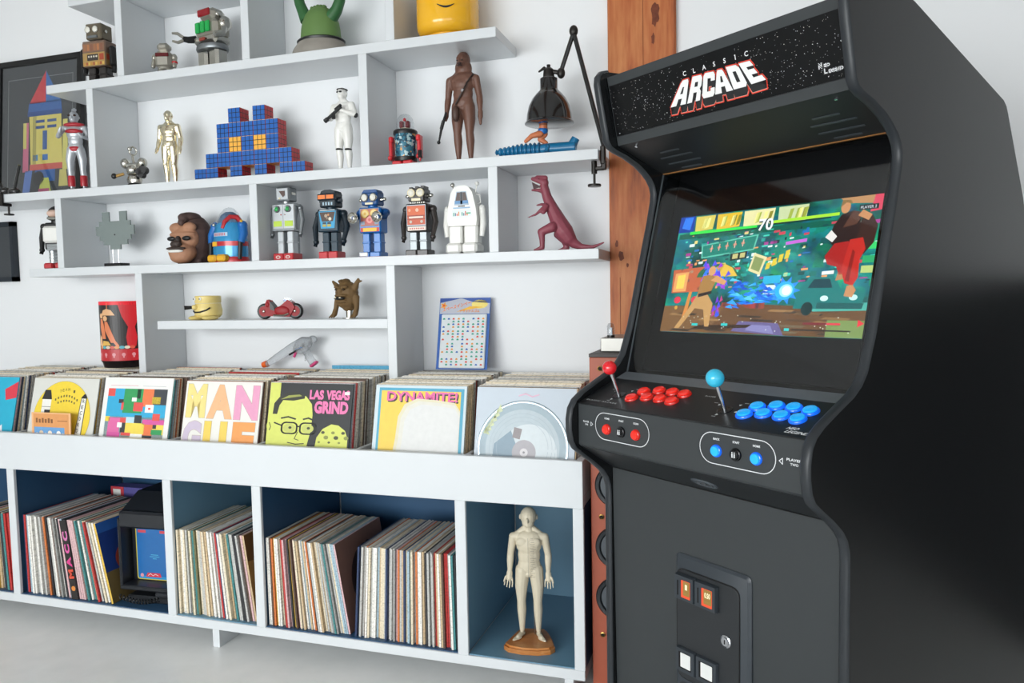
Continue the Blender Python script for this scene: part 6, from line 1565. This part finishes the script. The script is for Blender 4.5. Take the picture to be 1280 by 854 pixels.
# yellow cover with white glare painted over its print
a = Art(); a.rect(-w2 + .012, 0, w2 - .008, .288, '#4fa6c4', 1); a.rect(-w2 + .02, 0, w2 - .018, .279, '#f0cd52', 2); a.text('DYNAMITE!', -.108, .243, .03, '#3a3438', 3, .235, .04); a.text('DYNAMITE!', -.112, .247, .03, '#e86aa6', 4, .235, .03)
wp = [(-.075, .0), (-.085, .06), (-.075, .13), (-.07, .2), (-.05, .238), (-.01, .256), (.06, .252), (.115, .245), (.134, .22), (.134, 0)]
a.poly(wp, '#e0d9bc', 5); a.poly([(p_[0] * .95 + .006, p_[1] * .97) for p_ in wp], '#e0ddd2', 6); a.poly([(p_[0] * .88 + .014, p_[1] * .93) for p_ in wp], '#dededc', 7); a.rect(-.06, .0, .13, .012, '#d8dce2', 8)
cover(fronts[5], a)
# silver picture disc
o = fronts[6]
dk = part(o, 'picture_disc', mat('silvery_blue_vinyl', '#a9bac4', .22, .55, var=.18, scale=14), moved(lathe([(0, 0), (.137, 0), (.139, .0006), (.137, .0014), (.134, .0011), (.062, .0011), (.061, .0015), (.036, .0015), (.035, .0012), (0, .0012)], (0, 0, 0), 56, '-Y'), (-.004, -.0002, .12)))
a = Art(); a.disc(-.004, .12, .132, '#9fb2bc', 1, 48); a.disc(-.004, .12, .112, '#b4c2c9', 2, 48); a.disc(.016, .105, .085, '#cdd6da', 3, 40); a.poly([(-.1, .03), (-.03, .02), (-.01, .1), (-.04, .17), (-.09, .13)], '#7d95a5', 4); a.poly([(-.105, .02), (-.05, .0), (-.03, .03), (-.07, .06)], '#7a6a66', 5); a.poly([(-.035, .15), (-.012, .145), (-.006, .175), (-.03, .18)], '#8a8284', 5)
for k in range(5): a.poly([(-.12 + .008 * k, .16 + .014 * k), (-.1 + .008 * k, .17 + .014 * k), (-.108 + .008 * k, .19 + .014 * k)], '#cfd7a8', 5); a.poly([(-.126 + .003 * k, .16 + .006 * k), (-.105, .155 + .012 * k), (-.118, .178)], '#c6cf9a', 5)
a.disc(.002, .108, .036, '#a8a4aa', 5, 32); a.disc(.002, .108, .012, '#d6d2d4', 6, 20); a.disc(.002, .108, .0035, '#8a8a8e', 7, 12)
for rr in (.127, .118, .1, .09, .078): a.line([(-.004 + rr * math.cos(t_), .12 + rr * math.sin(t_)) for t_ in [2 * PI * i / 64 for i in range(64)] if .12 + rr * math.sin(t_) > .002], .0008, '#9fb0bc', 6)
a.line([(-.02, .272), (.0, .278), (.02, .27), (.04, .276)], .004, '#e0b8cc', 2)
for p_ in list(range(len(a.v))):
    if a.v[p_][2] < .001: a.v[p_] = (a.v[p_][0], a.v[p_][1], .001)
a.build(dk, 'disc_print', GLOSSY_PRINT, (0, -.0017, 0))

# ---------------------------------------------------------------- things standing on top of the records
r = thing('motion_lamp', 'lit red and black drum lamp printed with dancers standing on the records', 'lamp', (-1.905, -.150, .803), 16)
part(r, 'base', mat('black_lamp_base', '#161213', .3), lathe([(0, 0), (.08, 0), (.084, .018), (.09, .028), (.0, .028)], (0, 0, 0), 40))
LR = .088
part(r, 'shade', mat('lit_dark_shade', '#241013', .4, emis=.25), lathe([(0, .028), (LR, .028), (LR, .25), (LR - .003, .252), (0, .252)], (0, 0, 0), 48)); part(r, 'top_band', mat('lit_red_band', '#c8202c', .4, emis=.4), lathe([(LR - .001, .243), (LR + .001, .243), (LR + .001, .256), (LR - .004, .257), (0, .257)], (0, 0, 0), 48))
a = Art(.0003); cz = .028; O1, O2 = '#f08a58', '#f5c08a'
a.rect(-.13, .0, .13, .222, '#1b1214', 0); a.rect(-.13, 0, .13, .045, '#c8242e', 1)
for k in range(7): a.disc(-.105 + .035 * k, .024, .007, '#e89aa0', 2, 10); a.rect(-.108 + .035 * k, .012, -.102 + .035 * k, .02, '#e89aa0', 2)
a.poly([(.02, .222), (.1, .222), (.096, .17), (.078, .13), (.086, .09), (.08, .055), (.05, .055), (.046, .09), (.054, .13), (.034, .17)], '#d8242e', 1)
for k in range(8): a.disc(-.06 + .018 * k, .052, .010, ['#f0a058', '#5ab8c8', '#f3e2c8', '#e8604a'][k % 4], 2, 12, .006)
a.poly([(-.052, .175), (.01, .175), (-.004, .195), (-.022, .2), (-.04, .195)], O2, 2); a.line([(-.021, .2), (-.021, .222)], .003, O1, 2)
def body(x, y, s_, lean_):
    a.poly([(x - .010 * s_, y), (x + .012 * s_, y), (x + (.014 + lean_) * s_, y + .05 * s_), (x + (.006 + lean_ * 1.3) * s_, y + .085 * s_), (x + (-.008 + lean_ * 1.3) * s_, y + .085 * s_), (x + (-.014 + lean_) * s_, y + .05 * s_)], O1, 3)
    a.disc(x + lean_ * 1.5 * s_, y + .098 * s_, .011 * s_, O2, 4, 14)
body(-.042, .085, .9, -.008); body(.0, .07, .95, -.022); body(.104, .07, .95, .004)
a.line([(.004, .075), (.016, .058)], .010, O1, 3); a.poly([(-.075, .06), (-.05, .055), (-.055, .09), (-.068, .1)], O2, 3); a.poly([(-.052, .058), (-.01, .06), (-.02, .075), (-.045, .078)], '#f3c45e', 4)
a.build(r, 'lit_print', print_mat('lit_lamp_print', .4, .75), (0, 0, cz), None, lambda p: ((LR + .0006 - p[1]) * math.sin(p[0] / LR), -(LR + .0006 - p[1]) * math.cos(p[0] / LR), p[2]))

r = thing('toy_ray_gun', 'clear plastic toy ray gun with orange tip and pink trigger', 'toy gun', (-1.215, -.062, .801), 0)
CLP = mat('clear_gun_plastic', '#e2e5e8', .15, trans=.75, ior=1.2)
Rg = RY(0)
part(r, 'barrel', CLP, tube([(-.108, 0, .006), (-.06, 0, .034), (.01, 0, .07), (.06, 0, .092), (.09, 0, .100)], [.011, .014, .019, .022, .012], 14)); part(r, 'body', CLP, ell((.055, 0, .078), (.045, .016, .026), rot=RY(-28)), ell((.098, 0, .103), (.018, .012, .014))); part(r, 'grip', CLP, tube([(.062, 0, .07), (.085, 0, .03), (.098, 0, .012)], [.016, .014, .016], 12))
part(r, 'muzzle', mat('orange_tip_plastic', '#f06a2a', .35), tube([(-.124, 0, .004), (-.106, 0, .009)], [.011, .013], 14)); part(r, 'trigger', mat('hot_pink_plastic', '#e04a86', .35), tube([(.03, -.002, .062), (.022, -.002, .048), (.016, -.002, .036)], .005, 8)); part(r, 'grip_cap', MATS['hot_pink_plastic'], box((.1, 0, .010), (.034, .02, .010), .003, RY(-35)))
part(r, 'mechanism', BLK, tube([(.0, -.008, .045), (.04, -.008, .066), (.062, -.008, .078)], .004, 8), box((.062, -.008, .082), (.012, .006, .014), .002)); part(r, 'wire', BLUE, tube([(.03, -.012, .066), (.06, -.014, .074)], .002, 6)); part(r, 'spring', STEEL, tube([(.07 + .004 * math.sin(k * 1.6), -.008 + .004 * math.cos(k * 1.6), .06 - .002 * k) for k in range(20)], .001, 5))

r = thing('toy_card', 'blue shop card hung with rows of tiny foam toys above the yellow cover', 'card', (-.514, -.088, .8005), 2)
Rc = RX(-14)
part(r, 'card', mat('blue_card', '#2a5ca8', .5), moved(bx(-.094, .094, -.001, .001, 0, .255), (0, 0, 0), Rc), smooth=0)
part(r, 'blister', mat('silvery_film', '#d4dadd', .25, var=.08, scale=30), moved(bx(-.083, .085, -.007, -.001, .004, .196, .003), (0, 0, 0), Rc), smooth=0)
a = Art(.0002); a.rect(-.092, .198, .092, .253, '#b8bcc8', 0); a.poly([(-.092, .238), (-.02, .253), (-.092, .253)], '#2a4a9a', 1); a.poly([(-.01, .253), (.092, .253), (.092, .235), (.03, .24)], '#3a5aa8', 1); a.disc(.055, .232, .03, '#f0dc7a', 1, 18, .016); a.poly([(-.03, .205), (.07, .222), (.02, .225)], '#f0b83a', 2)
a.poly([(-.092 + .014 + .014 * math.cos(t_ * PI / 5) * (1 if t_ % 2 == 0 else .5), .228 + .014 * math.sin(t_ * PI / 5) * (1 if t_ % 2 == 0 else .5)) for t_ in range(10)], '#f0a030', 3); a.disc(-.078, .228, .004, '#e04a2a', 4, 8)
a.text('スペースインベー', -.082, .205, .014, '#f4e6c8', 4, .104, .05, lambda x, y: (x, y + (x + .08) * .26)); a.text('スペースインベー', -.082, .205, .014, '#e8602a', 5, .104, .02, lambda x, y: (x, y + (x + .08) * .26)); a.text('デラックスゴム', -.018, .203, .010, '#f0c060', 4, .074, .04); a.text('デラックスゴム', -.018, .203, .010, '#e06a2a', 5, .074, .012)
a.build(r, 'title_print', PRINT, tuple(Rc @ Vector((0, -.0013, 0))), Rc)
a = Art(.0001)
for b_ in range(4):
    for rr_ in range(4):
        for c_ in range(9):
            if rs.random() < (.18 if c_ > 2 else .35): continue
            x = -.072 + c_ * .0178 + (c_ // 3) * .0012; y = .176 - b_ * .0445 - rr_ * .0098; cl_ = ['#2f9a7a', '#2a62b0', '#d84a3a', '#e0963a', '#3a9a8a'][(c_ + rr_ * 2 + b_) % 5]
            a.poly([(x - .0042, y), (x + .0042, y), (x + .0042, y + .003), (x + .002, y + .006), (x - .002, y + .006), (x - .0042, y + .003)], cl_, 1)
a.build(r, 'foam_toys', PRINT, tuple(Rc @ Vector((0, -.0074, 0))), Rc)['kind'] = 'stuff'

# ---------------------------------------------------------------- in the bays: game console, box, acupuncture model
r = thing('game_console', 'black tabletop electronic game with a blue screen and coiled lead', 'game console', (-1.575, -.33, 0), 4)
GC = mat('black_console_plastic', '#1e2126', .4); GD = mat('dark_console_recess', '#2a2d32', .5)
part(r, 'hood', GC, bx(-.105, .105, -.125, .12, .265, .325, .008)); part(r, 'top_step', GC, prism([(-.105, .322), (.12, .322), (.12, .372), (-.02, .372)], -.105, .105, 'X'), smooth=0)
for s in (-1, 1): part(r, 'side_wall', GC, bx(s * .105 - .006, s * .105 + .006, -.125, .12, .052, .30, .004))
part(r, 'back_body', GC, bx(-.1, .1, -.07, .12, .05, .30, .004)); part(r, 'sill', GC, bx(-.108, .108, -.128, -.06, .046, .062, .004)); part(r, 'base', GC, bx(-.085, .10, -.12, .12, .001, .026, .004)); part(r, 'stand', GC, bx(-.03, .09, -.06, .08, .02, .052, .004)); part(r, 'joystick_block', GD, box((.06, -.1, .032), (.07, .035, .016), .004))
a = Art(.0002); a.poly([(p_[0] + .02, p_[1] + .165) for p_ in rrect(.150, .200, .008, 4)], '#d8c83a', 0); a.poly([(p_[0] + .02, p_[1] + .165) for p_ in rrect(.143, .193, .006, 4)], '#1a6fb8', 1); a.rect(-.045, .235, -.012, .245, '#d84a5a', 2); a.rect(.045, .235, .085, .245, '#d84a5a', 2); a.rect(-.045, .068, .085, .078, '#2a9ad8', 2)
a.poly([(-.02, .075), (.045, .075), (.04, .09), (-.012, .09)], '#e0384a', 3); a.line([(-.01, .08), (.0, .087), (.01, .08), (.02, .086), (.032, .081)], .002, '#f4e6e6', 4); a.disc(-.035, .08, .007, '#e8a0b0', 3, 10); a.rect(.005, .155, .035, .157, '#5ac8e8', 2); a.rect(.0, .148, .04, .150, '#5ac8e8', 2); a.rect(.012, .141, .028, .143, '#5ac8e8', 2)
a.build(r, 'screen', print_mat('lit_blue_screen', .3, .8), (-.026, -.0705, 0), label='blue screen with yellow border')
part(r, 'coiled_lead', BLK, tube([(-.09 + .0018 * k, -.150 + .007 * math.cos(k * .9), .026 - .014 * math.sin(k / 90 * PI) + .007 * math.sin(k * .9) + .006) for k in range(90)], .0022, 6))
r = thing('board_game_box', 'purple board game box with a red label standing behind the leaning records', 'box', (-1.75, -.09, 0), 0)
part(r, 'carton', mat('purple_carton', '#5a5596', .5), bx(-.30, .30, -.03, .03, .0005, .305, .002), smooth=0); part(r, 'label', mat('red_carton_label', '#c2404a', .5), bx(-.3, -.235, -.0312, -.0295, .25, .3052), smooth=0); part(r, 'label_picture', WHT, bx(-.288, -.25, -.032, -.031, .262, .295), smooth=0)

r = thing('acupuncture_model', 'ivory acupuncture body model standing on a wooden base in the right bay', 'model figure', (-.192, -.385, 0), 10)
IV = mat('ivory_vinyl', '#cfc5ae', .5, var=.06, scale=30)
WB = wood('varnished_base_wood', '#9a5a28', '#b8743a', '#cf9258', 4, .3, 'X')
bo = [(-.075, -.045), (-.06, -.062), (-.02, -.074), (.03, -.076), (.066, -.066), (.078, -.048), (.066, .0), (.05, .045), (.038, .062), (-.03, .062), (-.045, .045)]
part(r, 'base', WB, prism(bo, .0005, .014, 'Z'), prism([(p_[0] * .93, p_[1] * .93) for p_ in bo], .014, .020, 'Z'), smooth=20)
fa = [[(-.118, .004, .772), (-.142, .016, .635), (-.148, -.006, .50), (-.158, -.02, .395)], [(.118, .004, .772), (.142, .016, .635), (.143, -.006, .50), (.15, -.02, .395)]]
fg = humanoid(.402, .98, fa, 26, True, 1.15, .062)
bd = organic(r, 'body', IV, [moved(s_, (0, 0, .0195)) for s_ in fg], .0013, 2); 
a = Art(.0001)
for k in range(22): a.rect(.006 + .002 * (k % 2), .215 + k * .0056, .013 + .013 * rs.random(), .2158 + k * .0056, '#6a6258', 1)
a.rect(-.0004, .20, .0004, .335, '#8a8276', 1)
def snap(p): # follows the chest
    x, z_ = p[0], p[2] - .0195
    t_ = z_ / .402
    d = .026 if t_ > .69 else (.0225 if t_ > .6 else .0235)
    wv = .044 if t_ > .69 else .035
    return (x, -d * math.sqrt(max(1 - (x / wv) ** 2, .05)) - .0022 + (.0 if t_ < .8 else .003), p[2])
a.build(bd, 'meridian_print', PRINT, (0, 0, 0), None, snap)
part(r, 'support_rod', STEEL, cyl((.012, .02, .018), (.008, .016, .22), .0016, n=8))
part(bd, 'eyes', mat('dark_eye_ink', '#4a4038', .5), *[ell((s * .0085, -.0235, .398), (.0028, .0016, .0012), 8, 6) for s in (-1, 1)])

# ---------------------------------------------------------------- loudspeaker and amplifier beside the cabinet
r = thing('floor_speaker', 'slim terracotta floor loudspeaker half hidden behind the arcade machine', 'loudspeaker', (.088, -.31, FZ), 0)
TC = mat('terracotta_veneer', '#a5543c', .45, var=.08, scale=20); TD = mat('dark_speaker_top', '#3a3432', .5)
part(r, 'cabinet', TC, bx(-.074, .074, -.148, .15, .0, .972, .002), smooth=0); part(r, 'top_plate', TD, bx(-.075, .075, -.15, .15, .972, .982, .001), smooth=0)
RUB = mat('black_cone_rubber', '#23272b', .4); CONE = mat('grey_cone', '#4a5056', .5)
for z_ in (.345, .52, .20):
    d_ = part(r, 'driver', RUB, lathe([(0, 0), (.060, 0), (.062, .004), (.058, .009), (.050, .008), (.046, .003), (0, .003)], (0, -.148, z_ + Z0), 36, '-Y')); part(d_, 'cone', CONE, lathe([(.046, .004), (.018, -.0), (.014, .006), (0, .008)], (0, -.148, z_ + Z0), 30, '-Y'))
BRS = mat('brass_ring', '#a8854a', .3, .9)
for z_ in (.848, .43, .09): q = part(r, 'brass_port', BRS, lathe([(.004, 0), (.0075, 0), (.0075, .002), (.005, .003), (.004, .001)], (-.044, -.148, z_ + Z0), 16, '-Y')); part(q, 'bore', PITCH, lathe([(0, .0), (.0045, .0), (.0045, .0012), (0, .0012)], (-.044, -.148, z_ + Z0), 14, '-Y'))
part(r, 'tweeter', RUB, lathe([(0, 0), (.030, 0), (.030, .003), (.024, .004), (.012, .002), (.010, .008), (0, .010)], (.0, -.148, .73 + Z0), 28, '-Y'))
r = thing('valve_amplifier', 'small brushed metal amplifier with glass valves on top of the loudspeaker', 'amplifier', (.095, -.33, .8895), 0)
AM = mat('brushed_grey_metal', '#a3a19c', .4, .6, var=.08)
part(r, 'case', AM, bx(-.06, .06, -.07, .12, .001, .040, .002), smooth=0)
for x, y in ((-.035, -.04), (.03, -.04)):
    q = part(r, 'valve', thin_glass('valve_glass', '#e6e8ea'), lathe([(.010, .04), (.011, .05), (.011, .072), (.007, .08), (0, .082)], (x, y, 0), 16)); part(q, 'anode', SILVERD, bx(x - .004, x + .004, y - .003, y + .003, .046, .068)); part(q, 'valve_base', BLK, cyl((x, y, .039), (x, y, .046), .011, n=14))

# ---------------------------------------------------------------- lift everything so the floor lies at zero
for o in bpy.data.objects:
    if o.parent is None and o.type in ('MESH', 'EMPTY'):
        o.location.z += Z0
